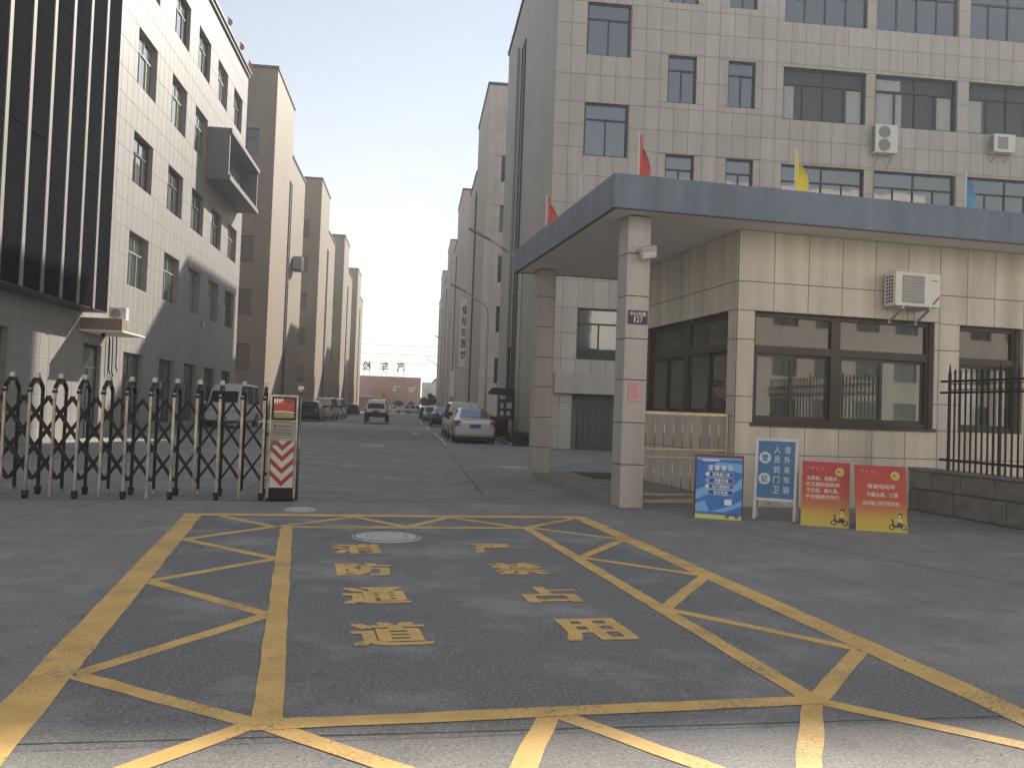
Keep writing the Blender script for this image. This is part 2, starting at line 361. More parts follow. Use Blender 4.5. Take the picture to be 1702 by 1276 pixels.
def span(a, b, step, start=None):
    out = [a]; x = a + step if start is None else start
    while x < b - .08: out.append(x); x += step
    return out + [b]
_win = {}
def window(parent, M, w_, h_, cols=((.5,), (.5,)), transom=.7, fr=.06, mf=None, mg=None, dep=.12, name='window', curtain=None, label=None):
    """recessed window: frame with transom and mullions, panes as children. M = lower left corner on the wall face"""
    mf = mf or m_frame; mg = mg or m_glass
    key = (round(w_, 3), round(h_, 3), cols, transom, fr, mf.name, mg.name, dep)
    if key not in _win:
        b = B(); d0, d1 = dep, dep + .07
        b.box(0, d0, 0, fr, d1, h_, mf); b.box(w_ - fr, d0, 0, w_, d1, h_, mf); b.box(fr, d0, 0, w_ - fr, d1, fr, mf); b.box(fr, d0, h_ - fr, w_ - fr, d1, h_, mf)
        zt = h_ * transom if transom else h_ - fr
        if transom: b.box(fr, d0 - .004, zt - fr / 2, w_ - fr, d1, zt + fr / 2, mf)
        panes = []
        for r_, (za, zb) in enumerate(((fr, zt - (fr / 2 if transom else 0)), (zt + fr / 2, h_ - fr))):
            if zb - za < .05: continue
            xs = [fr] + [c * w_ for c in cols[r_]] + [w_ - fr]
            for c in cols[r_]: b.box(c * w_ - fr * .45, d0 + .002, za, c * w_ + fr * .45, d1 - .002, zb, mf)
            for i in range(len(xs) - 1):
                xa = xs[i] + (fr * .45 if i else 0); xb = xs[i + 1] - (fr * .45 if i < len(xs) - 2 else 0)
                yy = d0 + .03 + (.012 if i % 2 else 0)
                p = B().box(xa, yy, za, xb, yy + .006, zb, mg).mesh('pane')
                panes.append(p)
        _win[key] = (b.mesh('window'), panes)
    me, panes = _win[key]; o = ob(name, me, parent, M)
    for p in panes: ob('pane', p, o, M)
    if curtain:
        for (a0, a1, c0, c1) in curtain:
            b = B(); n = max(4, int((a1 - a0) * w_ / .06)); vs = []
            for i in range(n + 1):
                x = (a0 + (a1 - a0) * i / n) * w_; y = dep + .14 + .018 * math.sin(i * 1.9)
                vs += [(x, y, c0 * h_), (x, y, c1 * h_)]
            b.add(vs, [(2 * i, 2 * i + 2, 2 * i + 3, 2 * i + 1) for i in range(n)], m_curtain, True).build('curtain', o, M)
    return o
def leaves(b, n, box, size, m, shape=None):
    (x0, y0, z0, x1, y1, z1) = box
    for _ in range(n):
        x, y, z = random.uniform(x0, x1), random.uniform(y0, y1), random.uniform(z0, z1)
        if shape and not shape(x, y, z): continue
        a = Vector((random.gauss(0, 1), random.gauss(0, 1), random.gauss(0, 1))).normalized(); c = a.orthogonal().normalized(); d = a.cross(c); s_ = size * random.uniform(.6, 1.3)
        p = Vector((x, y, z)); b.add([p - c * s_, p + d * s_ * .45, p + c * s_, p - d * s_ * .45], [(0, 1, 2, 3)], m)

G2A = R_(6.1)
def G2(u=0, v=0, z=0, rz=0):
    c, s_ = math.cos(G2A), math.sin(G2A)
    return T(c * u - s_ * v, s_ * u + c * v, z, G2A + rz)
GBA = R_(7.271)
def G3(u=0, v=0, z=0):
    return T(*GB(u, v, z), GBA)
def GB(u, v, z=0):
    c, s_ = math.cos(GBA), math.sin(GBA); return (c * u - s_ * v, s_ * u + c * v, z)
def lines(pts, closed=False): pass

# ------------------------------------------------------------------ sky haze of the day is in the air; ground
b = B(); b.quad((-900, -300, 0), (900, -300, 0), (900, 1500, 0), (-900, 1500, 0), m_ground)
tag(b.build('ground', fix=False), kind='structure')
# slab joints cut in the concrete: narrow dark sheets 4 mm up
b = B()
def strip(b, p, q, wd, m, z=.002):
    p = Vector((p[0], p[1], z)); q = Vector((q[0], q[1], z)); d = (q - p).normalized(); a = Vector((-d.y, d.x, 0)) * wd / 2
    b.quad(p - a, q - a, q + a, p + a, m)
def rough_strip(b, p, q, wd, m, z=.004, step=.18, amp=.006, taper=None):
    """painted line with slightly uneven edges"""
    p = Vector((p[0], p[1], z)); q = Vector((q[0], q[1], z)); d = (q - p); n = max(2, int(d.length / step)); a = Vector((-d.y, d.x, 0)).normalized()
    vs = []
    for i in range(n + 1):
        c = p + d * (i / n); hw = wd / 2 if taper is None else (wd + (taper - wd) * i / n) / 2
        e0, e1 = random.uniform(-amp, amp), random.uniform(-amp, amp)
        vs += [c - a * (hw + e0), c + a * (hw + e1)]
    b.add(vs, [(2 * i, 2 * i + 2, 2 * i + 3, 2 * i + 1) for i in range(n)], m)
for p, q, wd in ((GB(-14, 4.76), GB(16, 2.83), .013), (GB(-14, 12.72), GB(4.3, 13.1), .03), (GB(-14, 13.35), GB(4.3, 13.6), .02), (GB(-2.2, 13.5), GB(-5.5, 3.9), .012),
                 (GB(-14, 8.6), GB(-3.9, 8.6), .01), (GB(5.2, 10.9), GB(7.4, 3.4), .012), (GB(8.6, 9.6), GB(12, 3.2), .012)):
    rough_strip(b, p, q, wd, m_joint, .002, .1, .003)
for y in (20, 26, 32, 38, 44, 50, 56, 62, 70, 78, 86): strip(b, (-10, y), (3.8, y), .02, m_joint)
for x in (-6.3, -2.6, 1.2): strip(b, (x, 14.4), (x, 120), .02, m_joint)
tag(b.build('slab_joint', fix=False), kind='structure')

b = B(); b.quad((*GB(-1.2, 3.86)[:2], .001), (*GB(3.55, 3.6)[:2], .001), (*GB(3.76, 11.4)[:2], .001), (*GB(-1.2, 11.45)[:2], .001), m_panel_road)
tag(b.build('road_panel', fix=False), kind='structure')
# ------------------------------------------------------------------ painted markings
mk = tag(bpy.data.objects.new('road_marking', None), kind='structure'); put(mk, None, T(*GB(1.2, 7)))
def stripe(p, q, wd, m=m_yellow, z=.0040, name='stripe'):
    b = B(); rough_strip(b, GB(*p), GB(*q), wd, m, z); b.build(name, mk, Matrix(), fix=False)
stripe((-1.205, 11.46), (-1.13, 1.2), .21); stripe((3.76, 11.42), (3.47, 1.2), .20)
stripe((-1.10, 11.37), (3.66, 11.32), .23, z=.0046)
stripe((-.12, 10.27), (2.80, 10.27), .14); stripe((-.08, 10.20), (-.08, 4.02), .135, z=.0046); stripe((2.74, 10.20), (2.61, 4.02), .125, z=.0046)
stripe((-.14, 4.01), (2.66, 3.985), .13, z=.0052)
stripe((-1.1, 1.3), (3.4, 1.3), .2, z=.0046)
zz = [((-.87, 11.25), (-.24, 10.36)), ((-.20, 10.34), (-1.06, 9.37)), ((-1.06, 9.35), (-.15, 8.22)), ((-.15, 8.2), (-1.06, 7.25)), ((-1.06, 7.23), (-.15, 6.08)), ((-.15, 6.05), (-1.04, 4.86)), ((-1.04, 4.84), (-.12, 4.02)), ((-.14, 4.02), (-1.0, 3.2)),
      ((-.16, 10.34), (.72, 11.22)), ((.76, 11.22), (1.28, 10.33)), ((1.3, 10.33), (1.93, 11.22)), ((1.97, 11.22), (2.66, 10.33)),
      ((2.76, 10.32), (3.63, 11.2)), ((2.82, 10.28), (3.60, 9.38)), ((2.76, 8.22), (3.63, 9.34)), ((2.76, 8.2), (3.58, 7.24)), ((2.70, 6.04), (3.58, 7.2)), ((2.68, 6.02), (3.48, 4.84)), ((2.64, 4.0), (3.46, 4.8)), ((2.62, 3.97), (3.4, 3.1)),
      ((1.20, 3.97), (.60, 2.7)), ((1.24, 3.97), (2.05, 2.7)), ((2.58, 3.95), (1.75, 2.7)), ((-.08, 4.0), (.72, 3.15))]
for i, (p, q) in enumerate(zz): stripe(p, q, .105, z=.0028 + .0003 * (i % 4))
Mg = Matrix.Rotation(GBA, 4, 'Z')
for s_, (u, v) in zip('消防通道', ((.61, 8.74), (.61, 7.66), (.615, 6.61), (.61, 5.50))):
    o = text(s_, mk, T(*GB(u, v, .0035), GBA) @ Matrix.Rotation(R_(-90), 4, 'X'), .49, .57, m_yellow, bold=.048, by=.018)
for s_, (u, v) in zip('严禁占用', ((2.00, 8.76), (1.97, 7.63), (1.96, 6.55), (1.93, 5.48))):
    o = text(s_, mk, T(*GB(u, v, .0035), GBA) @ Matrix.Rotation(R_(-90), 4, 'X'), .48, .56, m_yellow, bold=.048, by=.018)
wm = tag(bpy.data.objects.new('lane_marking', None), kind='structure'); put(wm, None, T(1.25, 40, 0))
def wline(p, q, wd, name='stripe'):
    b = B(); rough_strip(b, p, q, wd, m_white, .004, .5); b.build(name, wm, Matrix(), fix=False)
wline((1.22, 51), (1.32, 33.8), .14); wline((1.25, 33.8), (3.8, 33.2), .12); wline((1.0, 66), (1.05, 54), .14); wline((.75, 96), (.8, 72), .14)
wline((1.1, 52.5), (3.9, 52.5), .12); wline((-10.5, 32.6), (-6.4, 40.8), .14); wline((-6.2, 62), (-6.2, 41), .1); wline((-6.1, 90), (-6.1, 64), .12)
wline((-1.95, 31.9), (-1.2, 31.0), .25)
b = B(); b.poly([(.1, 45, .004), (.24, 45, .004), (.24, 47.6, .004), (.5, 47.6, .004), (.17, 49.6, .004), (-.16, 47.6, .004), (.1, 47.6, .004)], m_white); b.build('arrow', wm, Matrix(), fix=False)
# manhole covers set flush in the concrete
m_cover = mat('worn_iron_cover', (.50, .52, .52), .6, metal=.1, var=.25, scale=40)
def manhole(x, y, r, label):
    b = B(); b.cyl((0, 0, -.02), (0, 0, .012), r, m_cover, 40); b.build
    o = root('manhole_cover', label, 'manhole cover', T(x, y), 'manhole covers in the road')
    b.build('cover', o)
    b = B()
    for k in range(40):
        a0, a1 = k * math.pi / 20, (k + 1) * math.pi / 20
        for r0, r1 in ((r * .9, r * .96), (r * .55, r * .6)):
            b.quad((r0 * math.cos(a0), r0 * math.sin(a0), .017), (r1 * math.cos(a0), r1 * math.sin(a0), .017), (r1 * math.cos(a1), r1 * math.sin(a1), .017), (r0 * math.cos(a1), r0 * math.sin(a1), .017), m_kerb)
    b.build('rim', o, fix=False)
    b = B(); n = 9
    for i in range(-n, n + 1):
        for j in range(-n, n + 1):
            x_, y_ = i * r * .085, j * r * .085
            if math.hypot(x_, y_) < r * .86 and (i + j) % 2: b.box(x_ - r * .03, y_ - r * .03, .012, x_ + r * .03, y_ + r * .03, .02, m_cover)
    tag(b.build('stud', o), kind='stuff')
manhole(*GB(.98, 9.52)[:2], .375, 'large round manhole cover inside the yellow painted box')
manhole(*GB(.07, 11.95)[:2], .22, 'small manhole cover between yellow box and gate head')
manhole(3.2 - .6, 21.6, .42, 'round manhole cover in the middle of the drive beyond the gate')
manhole(-1.3, 31.3, .36, 'far manhole cover near the centre of the drive')

# ------------------------------------------------------------------ the hazy air of the street
mh = bpy.data.materials.new('haze'); mh.use_nodes = True; t_ = mh.node_tree
for n_ in list(t_.nodes):
    if n_.type != 'OUTPUT_MATERIAL': t_.nodes.remove(n_)
pv = t_.nodes.new('ShaderNodeVolumePrincipled'); pv.inputs['Color'].default_value = (.96, .97, 1, 1); pv.inputs['Density'].default_value = .0011; pv.inputs['Anisotropy'].default_value = .35
t_.links.new(pv.outputs[0], t_.nodes['Material Output'].inputs['Volume'])
b = B(); b.box(-950, -350, -1.0, 950, 1550, 31, mh); tag(b.build('haze'), kind='stuff')
S.cycles.volume_bounces = 1

b = B(); random.seed(21)
for _ in range(240):   # grit and dry leaf bits lying on the concrete
    x, y = random.uniform(-4, 8), random.uniform(2.4, 12); r = random.uniform(.003, .009); a = random.uniform(0, 6.28)
    b.add([(x + r * math.cos(a), y + r * math.sin(a), .006), (x + r * .6 * math.cos(a + 2), y + r * .7 * math.sin(a + 2), .007), (x + r * .8 * math.cos(a + 4), y + r * .8 * math.sin(a + 4), .006), (x, y, .006 + r * .6)], [(0, 1, 3), (1, 2, 3), (2, 0, 3)], m_bark if random.random() < .6 else m_joint)
tag(b.build('grit', fix=False), kind='stuff')

I4 = Matrix()
# ================================================================== buildings
PI2 = math.pi / 2
def place(parent, Mw, name, fn): return fn
def fill(parent, M, ops, **k):
    """the same window in each opening"""
    for o in ops: window(parent, M @ Matrix.Translation((o[0], 0, o[1])), o[2] - o[0], o[3] - o[1], **k)
def strip_window(parent, M, w_, h_, n, m=None):
    """tall dark stair glazing on a side wall: posts, rails and panes"""
    b = B(); b.box(0, -.03, 0, .12, .10, h_, m_frame); b.box(w_ - .12, -.03, 0, w_, .10, h_, m_frame)
    for i in range(n + 1): z = i * (h_ - .1) / n; b.box(.12, -.02, z, w_ - .12, .08, z + .1, m_frame)
    o = b.build('stair_window', parent, M)
    for i in range(n):
        z = i * (h_ - .1) / n + .1; ob('pane', B().box(.12, .01, z, w_ - .12, .03, z + (h_ - .1) / n - .1, m_strip).mesh('pane'), o, M)
    return o

# ---- left office building: pale tiles, black finned block, bay
L1 = root('office_building', 'white tiled five storey building with black finned block and projecting bay', 'building', T(-10.7, 31.7))
ML = T(-10.7, 17, 0, PI2); y_ = lambda y: y - 17
lw = [33.5, 38.05, 42.0, 46.0, 50.0]
rows = [(5.55, 7.56), (9.4, 11.3), (13.1, 15.2), (17.0, 19.0)]
opsL = [(y_(a), .35, y_(a + 2.35), 3.05) for a in lw] + [(y_(a), r0, y_(a + 2.35), r1) for a in lw for r0, r1 in rows if not (r0 == 13.1 and a > 43)] + [(y_(21.9), .7, y_(24.3), 3.13)]
door_op = (y_(29.6), 0, y_(31.2), 3.1)
wl = wall(L1, ML, 36.7, 21.1, opsL + [door_op], m_jointL)
blk = [(y_(17), 4.07, y_(29.45), 21.1), (y_(44.4), 12.36, y_(52.25), 14.95)]
tiles(wl, ML, span(0, 36.7, .62), [0, .4, 1.35, 2.4, 3.4, 4.3, 5.55, 6.57, 7.57, 8.5, 9.4, 10.35, 11.3, 12.2, 13.1, 14.15, 15.2, 16.1, 17, 18, 19, 20, 21.1], opsL + [door_op] + blk, m_tileL, joint=.011)
k = 0
for o in opsL:
    cols = ((.33, .66), (.5,)) if k % 3 else ((.36, .7), (.5,))
    window(L1, ML @ Matrix.Translation((o[0], 0, o[1])), o[2] - o[0], o[3] - o[1], cols=cols, transom=.66, mf=m_greyf if o[1] > 1 and k % 2 else m_frame, mg=m_glassL, dep=.16, fr=.07,
           curtain=[(.04, .3 + .1 * (k % 3), .05, .64)] if k % 3 == 1 else None); k += 1
d = B(); d.box(.04, .1, 0, .12, .18, 3.06, m_frame); d.box(1.48, .1, 0, 1.56, .18, 3.06, m_frame); d.box(.12, .1, 2.3, 1.48, .17, 2.38, m_frame); d.box(.12, .1, 2.98, 1.48, .17, 3.06, m_frame); d.box(.77, .1, 0, .83, .17, 2.3, m_frame)
MD = ML @ Matrix.Translation((door_op[0], 0, 0)); do = d.build('door', L1, MD)
for a, c, z0, z1 in ((.12, .77, .02, 2.3), (.83, 1.48, .02, 2.3), (.12, 1.48, 2.38, 2.98)): ob('pane', B().box(a, .13, z0, c, .14, z1, m_glassL).mesh('pane'), do, MD)
B().box(-30, 17.3, 0, -10.95, 53.6, 20.9, m_wallT).build('roof', L1, I4)
c = B(); c.box(-10.75, 17, 21.1, -10.5, 53.8, 21.22, m_coping); c.box(-10.62, 17, 20.9, -10.58, 53.8, 21.1, m_coping); c.build('coping', L1, I4)
c = B(); c.box(-30, 53.65, 0, -10.7, 53.7, 21.1, m_wallT); c.box(-30, 17, 0, -10.7, 17.02, 21.1, m_wallT); c.build('end_wall', L1, I4)
# finned block
c = B(); c.box(-10.7, 17.5, 4.10, -9.95, 29.4, 20, m_panel); c.box(-10.7, 17.5, 4.07, -9.95, 29.4, 4.10, m_coping); blo = c.build('dark_block', L1, I4)
fy = [18.1, 19.35, 20.6, 21.85, 23.08, 24.32, 25.57, 26.82, 28.08, 29.42]
pm_ = {}
for i in range(len(fy) - 1):
    for (z0, z1) in ((4.12, 8.05), (8.08, 12.0), (12.03, 15.95), (15.98, 20)):
        ob('panel', tile_mesh(fy[i + 1] - fy[i] - .19, z1 - z0, m_panel, .02), blo, T(-9.95, fy[i] + .095, z0, PI2))
for y in fy[:-1]:
    ob('fin', B().box(-.085, -.05, 0, .085, .02, 15.9, m_fin).mesh('fin'), blo, T(-9.95, y, 4.1, PI2))
# bay
m_bay = mat('bay_grey', (.17, .17, .175), .6, var=.05)
c = B(); c.box(-10.7, 44.4, 12.36, -9.5, 52.3, 12.62, m_bay); c.box(-10.7, 44.4, 14.72, -9.5, 52.3, 14.95, m_bay)
c.box(-10.7, 44.42, 12.62, -9.6, 44.6, 14.72, m_bay); c.box(-10.7, 52.1, 12.62, -9.6, 52.28, 14.72, m_bay); bay = c.build('bay', L1, I4, bevel=.01)
m_bayf = mat('bay_window_frame', (.14, .14, .14), .5)
MB = T(-10.3, 44.6, 12.62, PI2)
for i in range(5): window(bay, MB @ Matrix.Translation((i * 1.5, 0, 0)), 1.5, 2.1, cols=((.5,), (.5,)), transom=.6, mf=m_bayf, mg=m_glassL, dep=.02, fr=.09)
# entrance canopy, pipes, round emblem
c = B(); c.box(-10.68, 29.2, 3.52, -9.4, 29.75, 3.9, m_wallT); c.box(-10.68, 29.18, 3.46, -9.36, 31.55, 3.52, m_soffit); c.build('entrance_canopy', L1, I4, bevel=.01)
c = B()
for i, (y, z1, z0) in enumerate(((31.75, 3.3, 2.15), (32.05, 3.35, 2.1), (32.45, 3.4, 2.3))):
    c.tube([(-10.62, y, z1 + .25), (-10.6, y, z1), (-10.6, y + .03, z0 + .15), (-10.58, y + .12, z0)], .022, m_black)
c.build('drain_hose', L1, I4)
c = B(); c.tube([(-10.7, 45.18, 5.22), (-10.66, 45.18, 5.22)], .24, m_coping, 24); c.tube([(-10.67, 45.18, 5.22), (-10.64, 45.18, 5.22)], .19, m_soffit, 24); c.bar((-10.635, 45.0, 5.1), (-10.635, 45.3, 5.38), .02, .05, m_coping); c.build('round_emblem', L1, I4)
c = B(); c.tube([(-10.2, 29.9, 3.46), (-10.2, 29.9, 3.38)], .07, m_black, 12); c.tube([(-10.2, 29.9, 3.38), (-10.2, 29.9, 3.33)], .06, m_black, 12, .02); tag(c.build('dome_camera'), 'black dome camera under the entrance canopy of the white building', 'security camera')

def parcel_building(side, X, Y0, label, H1, H2, la, lb, m_w, m_t, tile_front, name, wrows, cat='building', k=0, jm=None):
    """factory block: tall stair tower then lower bay, dark copings, stair glazing at the step. side=+1 faces +x (left row), -1 faces -x"""
    r = root(name, label, cat, T(X, Y0))
    far = X - side * 20
    Y1, Y2 = Y0 + la, Y0 + la + lb
    # front (towards the camera)
    if side > 0:
        Mf = T(far, Y0, 0, 0); ops = [(20 - 2.9, a, 20 - 1.15, b_) for a, b_ in wrows] + [(20 - 6.9, a, 20 - 5.0, b_) for a, b_ in wrows]
        Ms = lambda y: T(X, y, 0, PI2)
    else:
        Mf = T(X, Y0, 0, 0); ops = [(1.2, a, 2.95, b_) for a, b_ in wrows] + [(4.5, a, 5.7, b_ ) for a, b_ in wrows]
    wf = wall(r, Mf, 20, H1, ops, jm if tile_front else m_w)
    if tile_front:
        x0 = 20 - 3.1 if side > 0 else 0
        tiles(wf, Mf, span(x0, x0 + 3.1, .62), [i * .98 for i in range(int(H1 / .98) + 1)] + [H1], ops, m_t, joint=.016, limit=160)
        rest = B().box(0 if side > 0 else 3.12, -.012, 0, x0 - .02 if side > 0 else 20, 0, .4, m_w)
        rest.build('plinth', r, Mf)
    fill(r, Mf, ops, cols=((.5,), (.5,)), transom=.68, mg=m_glassD)
    if side > 0: Ma, Mb = T(X, Y0, 0, PI2), T(X, Y1, 0, PI2)
    else: Ma, Mb = T(X, Y1, 0, -PI2), T(X, Y2, 0, -PI2)
    wall(r, Ma, la, H1, [], m_w, 'side_wall'); wall(r, Mb, lb, H2, [], m_w, 'side_wall')
    xa, xb = (far, X - .02) if side > 0 else (X + .02, far)
    c = B(); c.box(xa, Y0 + .3, 0, xb, Y1, H1 - .05, m_w); c.box(xa, Y1 + .01, 0, xb, Y2, H2 - .05, m_w); c.build('roof', r, I4)
    c = B(); e = .08
    xo, xi = (X + e, X - .25) if side > 0 else (X - e, X + .25)
    x_lo, x_hi = min(xo, xi), max(xo, xi)
    c.box(x_lo, Y0 - e, H1, x_hi, Y1 + e, H1 + .22, m_coping); c.box(x_lo, Y1 + e + .01, H2, x_hi, Y2 + e, H2 + .2, m_coping)
    if side > 0: c.box(far, Y0 - e, H1, x_lo - .003, Y0 + .2, H1 + .22, m_coping)
    else: c.box(x_hi + .003, Y0 - e, H1, far, Y0 + .2, H1 + .22, m_coping)
    c.build('coping', r, I4)
    if side > 0: strip_window(r, T(X + .05, Y1 - .9, 1.2, PI2), 1.1, H2 - 3.4, 9)
    else: strip_window(r, T(X - .05, Y1 + .2, 1.2, -PI2), 1.1, H2 - 3.2, 9)
    return r
LR = [(3.6, 5.5), (7.5, 9.45), (11.4, 13.3), (15.3, 17.2), (19.1, 21.1)]
RR = [(3.5, 5.5), (7.55, 9.6), (11.5, 13.6), (15.5, 17.6), (19.5, 21.6)]
PL = [('tan factory block next behind the white office building', 64.2), ('second tan factory block along the left of the street', 95.2), ('third tan factory block along the left of the street', 126.6), ('farthest tan factory block at the end of the left row', 157)]
for i, (lab, y0) in enumerate(PL):
    rr = parcel_building(1, -10.7, y0, lab, 25.5, 21.6, 8.9, 8.4, m_wallT, m_tileT, i == 0, 'factory_building', LR if i < 2 else LR[1::2], k=i, jm=m_jointR)
    rr['group'] = 'tan factory blocks along the left side'
    c = B(); c.box(-14, y0 + 9.2, 21.6, -11.6, y0 + 13.5, 24.6, m_wallR); c.box(-14.05, y0 + 9.15, 24.6, -11.55, y0 + 13.55, 24.8, m_coping); c.build('roof_house', rr, I4)
PR = [('grey tiled factory block behind the grey sedan and street lamp', 68.5, 5.0), ('grey factory block carrying the vertical banner of black characters', 102.5, 4.85), ('narrow far grey factory block beyond the banner', 134, 4.75), ('farthest grey factory block before the pink building', 165, 4.6)]
for i, (lab, y0, x0) in enumerate(PR):
    rr = parcel_building(-1, x0, y0, lab, 27.2, 23.2, 11.2, 9, m_wallR, m_tileR, i == 0, 'factory_building', RR if i < 2 else RR[1::2], k=i, jm=m_jointR)
    rr['group'] = 'grey factory blocks along the right side'

# ---- right near building behind the gatehouse
R1 = root('factory_building', 'large grey tiled factory building rising behind the gatehouse', 'building', T(5, 33.4))
MF = T(5, 33.4, 0, 0); xx = lambda x: x - 5
opsF = [(xx(6.22), a, xx(7.95), b_) for a, b_ in RR] + [(xx(9.52), a, xx(10.68), b_) for a, b_ in ((9.85, 11.77), (13.85, 15.75), (17.87, 19.8), (21.8, 23.7))] + [(xx(12.0), a, xx(13.12), b_) for a, b_ in ((9.85, 11.77), (13.85, 15.72), (17.87, 19.8), (21.8, 23.7))]
low_door = (xx(6.1), 0, xx(10.4), 2.15)
wf = wall(R1, MF, 9.0, 27.2, opsF + [low_door], m_jointR, reveal=.3)
zsR = [0, .9, 1.8, 2.75, 3.5, 4.5, 5.5, 6.6, 7.55, 8.6, 9.6, 10.7, 11.8, 12.7, 13.6, 14.7, 15.8, 16.7, 17.6, 18.6, 19.6, 20.6, 21.6, 22.7, 23.8, 25, 26.1, 27.2]
tiles(wf, MF, span(0, 9.0, .6), zsR, opsF + [low_door], m_tileR, joint=.018)
MM = T(14.0, 33.4, 0, 0); big = []
for r0, r1 in ((1.2, 3.4), (5.5, 7.7), (9.55, 11.7), (13.53, 15.66), (17.5, 19.65)):
    for x0 in (14.3, 18.25, 22.3, 26.3, 30.3): big.append((x0 - 14, r0, x0 - 14 + 3.5, r1))
wm_ = wall(R1, MM, 27, 21.4, big, m_jointR, reveal=.3)
tiles(wm_, MM, span(0, 27, .6), zsR[:21] + [21.4], big, m_tileR, joint=.018)
fill(R1, MF, opsF, cols=((.5,), ()), transom=.7, fr=.07)
for i, o in enumerate(big):
    if o[1] < 9: continue
    cur = [[(.02, .16, .02, .68), (.8, .98, .02, .68)], [(.0, .36, .02, .68), (.02, .34, .74, .95), (.8, .97, .02, .68)], [(.02, .22, .02, .68)], None, None][i % 5] if o[1] > 12 and o[1] < 17 else None
    window(R1, MM @ Matrix.Translation((o[0], 0, o[1])), 3.5, o[3] - o[1], cols=((.25, .5, .75), (.5,)), transom=.7, fr=.07, mg=m_clear if cur else None, curtain=cur)
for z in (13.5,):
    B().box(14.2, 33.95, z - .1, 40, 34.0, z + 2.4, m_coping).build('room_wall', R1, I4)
c = B(); c.box(5.3, 34.05, 0, 14, 44.7, 27.1, m_wallR); c.box(5.3, 44.71, 0, 14, 52.7, 23.1, m_wallR); c.box(14.01, 34.05, 0, 40.9, 52.7, 21.35, m_wallR); c.build('roof', R1, I4)
wall(R1, T(5, 44.7, 0, -PI2), 11.3, 27.2, [], m_wallR, 'side_wall'); wall(R1, T(5, 52.8, 0, -PI2), 8.1, 23.2, [], m_wallR, 'side_wall')
wall(R1, T(14, 33.4, 0, PI2), 11.3, 27.2, [], m_wallR, 'side_wall', z0=21.0); wall(R1, T(14, 44.7, 0, math.pi), 9, 27.2, [], m_wallR, 'side_wall', z0=23)
c = B(); c.box(4.92, 33.32, 27.2, 5.25, 44.78, 27.42, m_coping); c.box(4.92, 44.8, 23.2, 5.25, 52.88, 23.4, m_coping); c.box(5.26, 33.32, 27.2, 14.1, 33.6, 27.42, m_coping); c.box(14.2, 33.32, 21.4, 41, 33.6, 21.53, m_coping); c.build('coping', R1, I4)
strip_window(R1, T(4.95, 45.0, 1.0, -PI2), 1.3, 19.4, 9)
c = B(); c.tube([(4.9, 46.4, 21), (4.9, 46.4, .2)], .07, m_greyp, 8); c.build('drain_pipe', R1, I4)
c = B(); c.box(xx(5.35), -.35, 2.15, xx(10.6), 0, 2.95, m_tileR); c.build('lintel', R1, MF, bevel=.01)
# folding steel door under the lintel
MDd = MF @ Matrix.Translation((low_door[0], 0, 0)); m_door = mat('grey_green_door', (.12, .125, .12), .55); m_green = mat('green_post', (.12, .165, .15), .5)
c = B(); c.box(0, .25, 0, 4.3, .28, 2.12, m_door); dd = c.build('loading_door', R1, MDd)
c = B(); c.box(.02, .12, .0, .2, .2, 1.5, m_green)
for i in range(16): c.box(.3 + i * .25, .18, .15, .34 + i * .25, .22, 1.75, m_green)
for z in (.12, .7, 1.2, 1.72): c.box(.3, .15, z, 4.2, .17, z + .04, m_green)
c.build('grille', dd, MDd)

# ---- pink building closing the street
PK = root('pink_building', 'low pink building with roof characters closing the end of the street', 'building', T(-6, 190))
MP = T(-24, 190, 0, 0); opk = [(24 - 4.7, 4.5, 24 - 2.9, 5.9), (24 - 1.3, 4.5, 24 + .5, 5.9), (24 - 20, 4.5, 24 - 16, 5.9)]
wall(PK, MP, 25.4, 7.75, opk, m_pink); fill(PK, MP, opk, cols=((.33, .66), (.33, .66)), transom=.6, mf=m_greyf, mg=m_glassL, fr=.1)
c = B(); c.box(-24, 190.3, 0, 1.38, 215, 7.7, m_pink); c.build('roof', PK, I4); wall(PK, T(1.4, 190, 0, PI2), 25, 7.75, [], m_soffit, 'side_wall')
c = B(); c.box(-24, 186.5, 3.1, -8.6, 189.95, 3.5, m_whitem); c.box(-23.8, 186.8, 0, -23.5, 187, 3.1, m_greyp); c.box(-9.1, 186.8, 0, -8.8, 187, 3.1, m_greyp); c.build('porch', PK, I4)
c = B(); c.box(-8.55, 186, 0, -6.5, 189.9, 4.6, mat('orange_render', (.55, .33, .19), .8)); c.build('porch_tower', PK, I4)
for s_, x in (('检', -10.35), ('车', -6.6), ('汽', -3.0)):
    o = root('roof_character', {'检': 'dark mirrored roof character on thin legs, leftmost of three', '车': 'dark mirrored roof character on thin legs, middle of three', '汽': 'dark mirrored roof character on thin legs, rightmost of three'}[s_], 'roof sign', T(x, 190.6, 7.75), 'mirrored characters on the pink building roof')
    text(s_, o, T(x, 190.6, 9.9), 1.85, 2.0, m_coping, bold=.022, flip=True)
    c = B(); c.box(-.62, -.02, 0, -.55, .05, 1.2, m_iron); c.box(.55, -.02, 0, .62, .05, 1.2, m_iron); c.box(-.7, 0, 1.05, .7, .05, 1.1, m_iron); c.build('support', o, T(x, 190.7, 7.7))
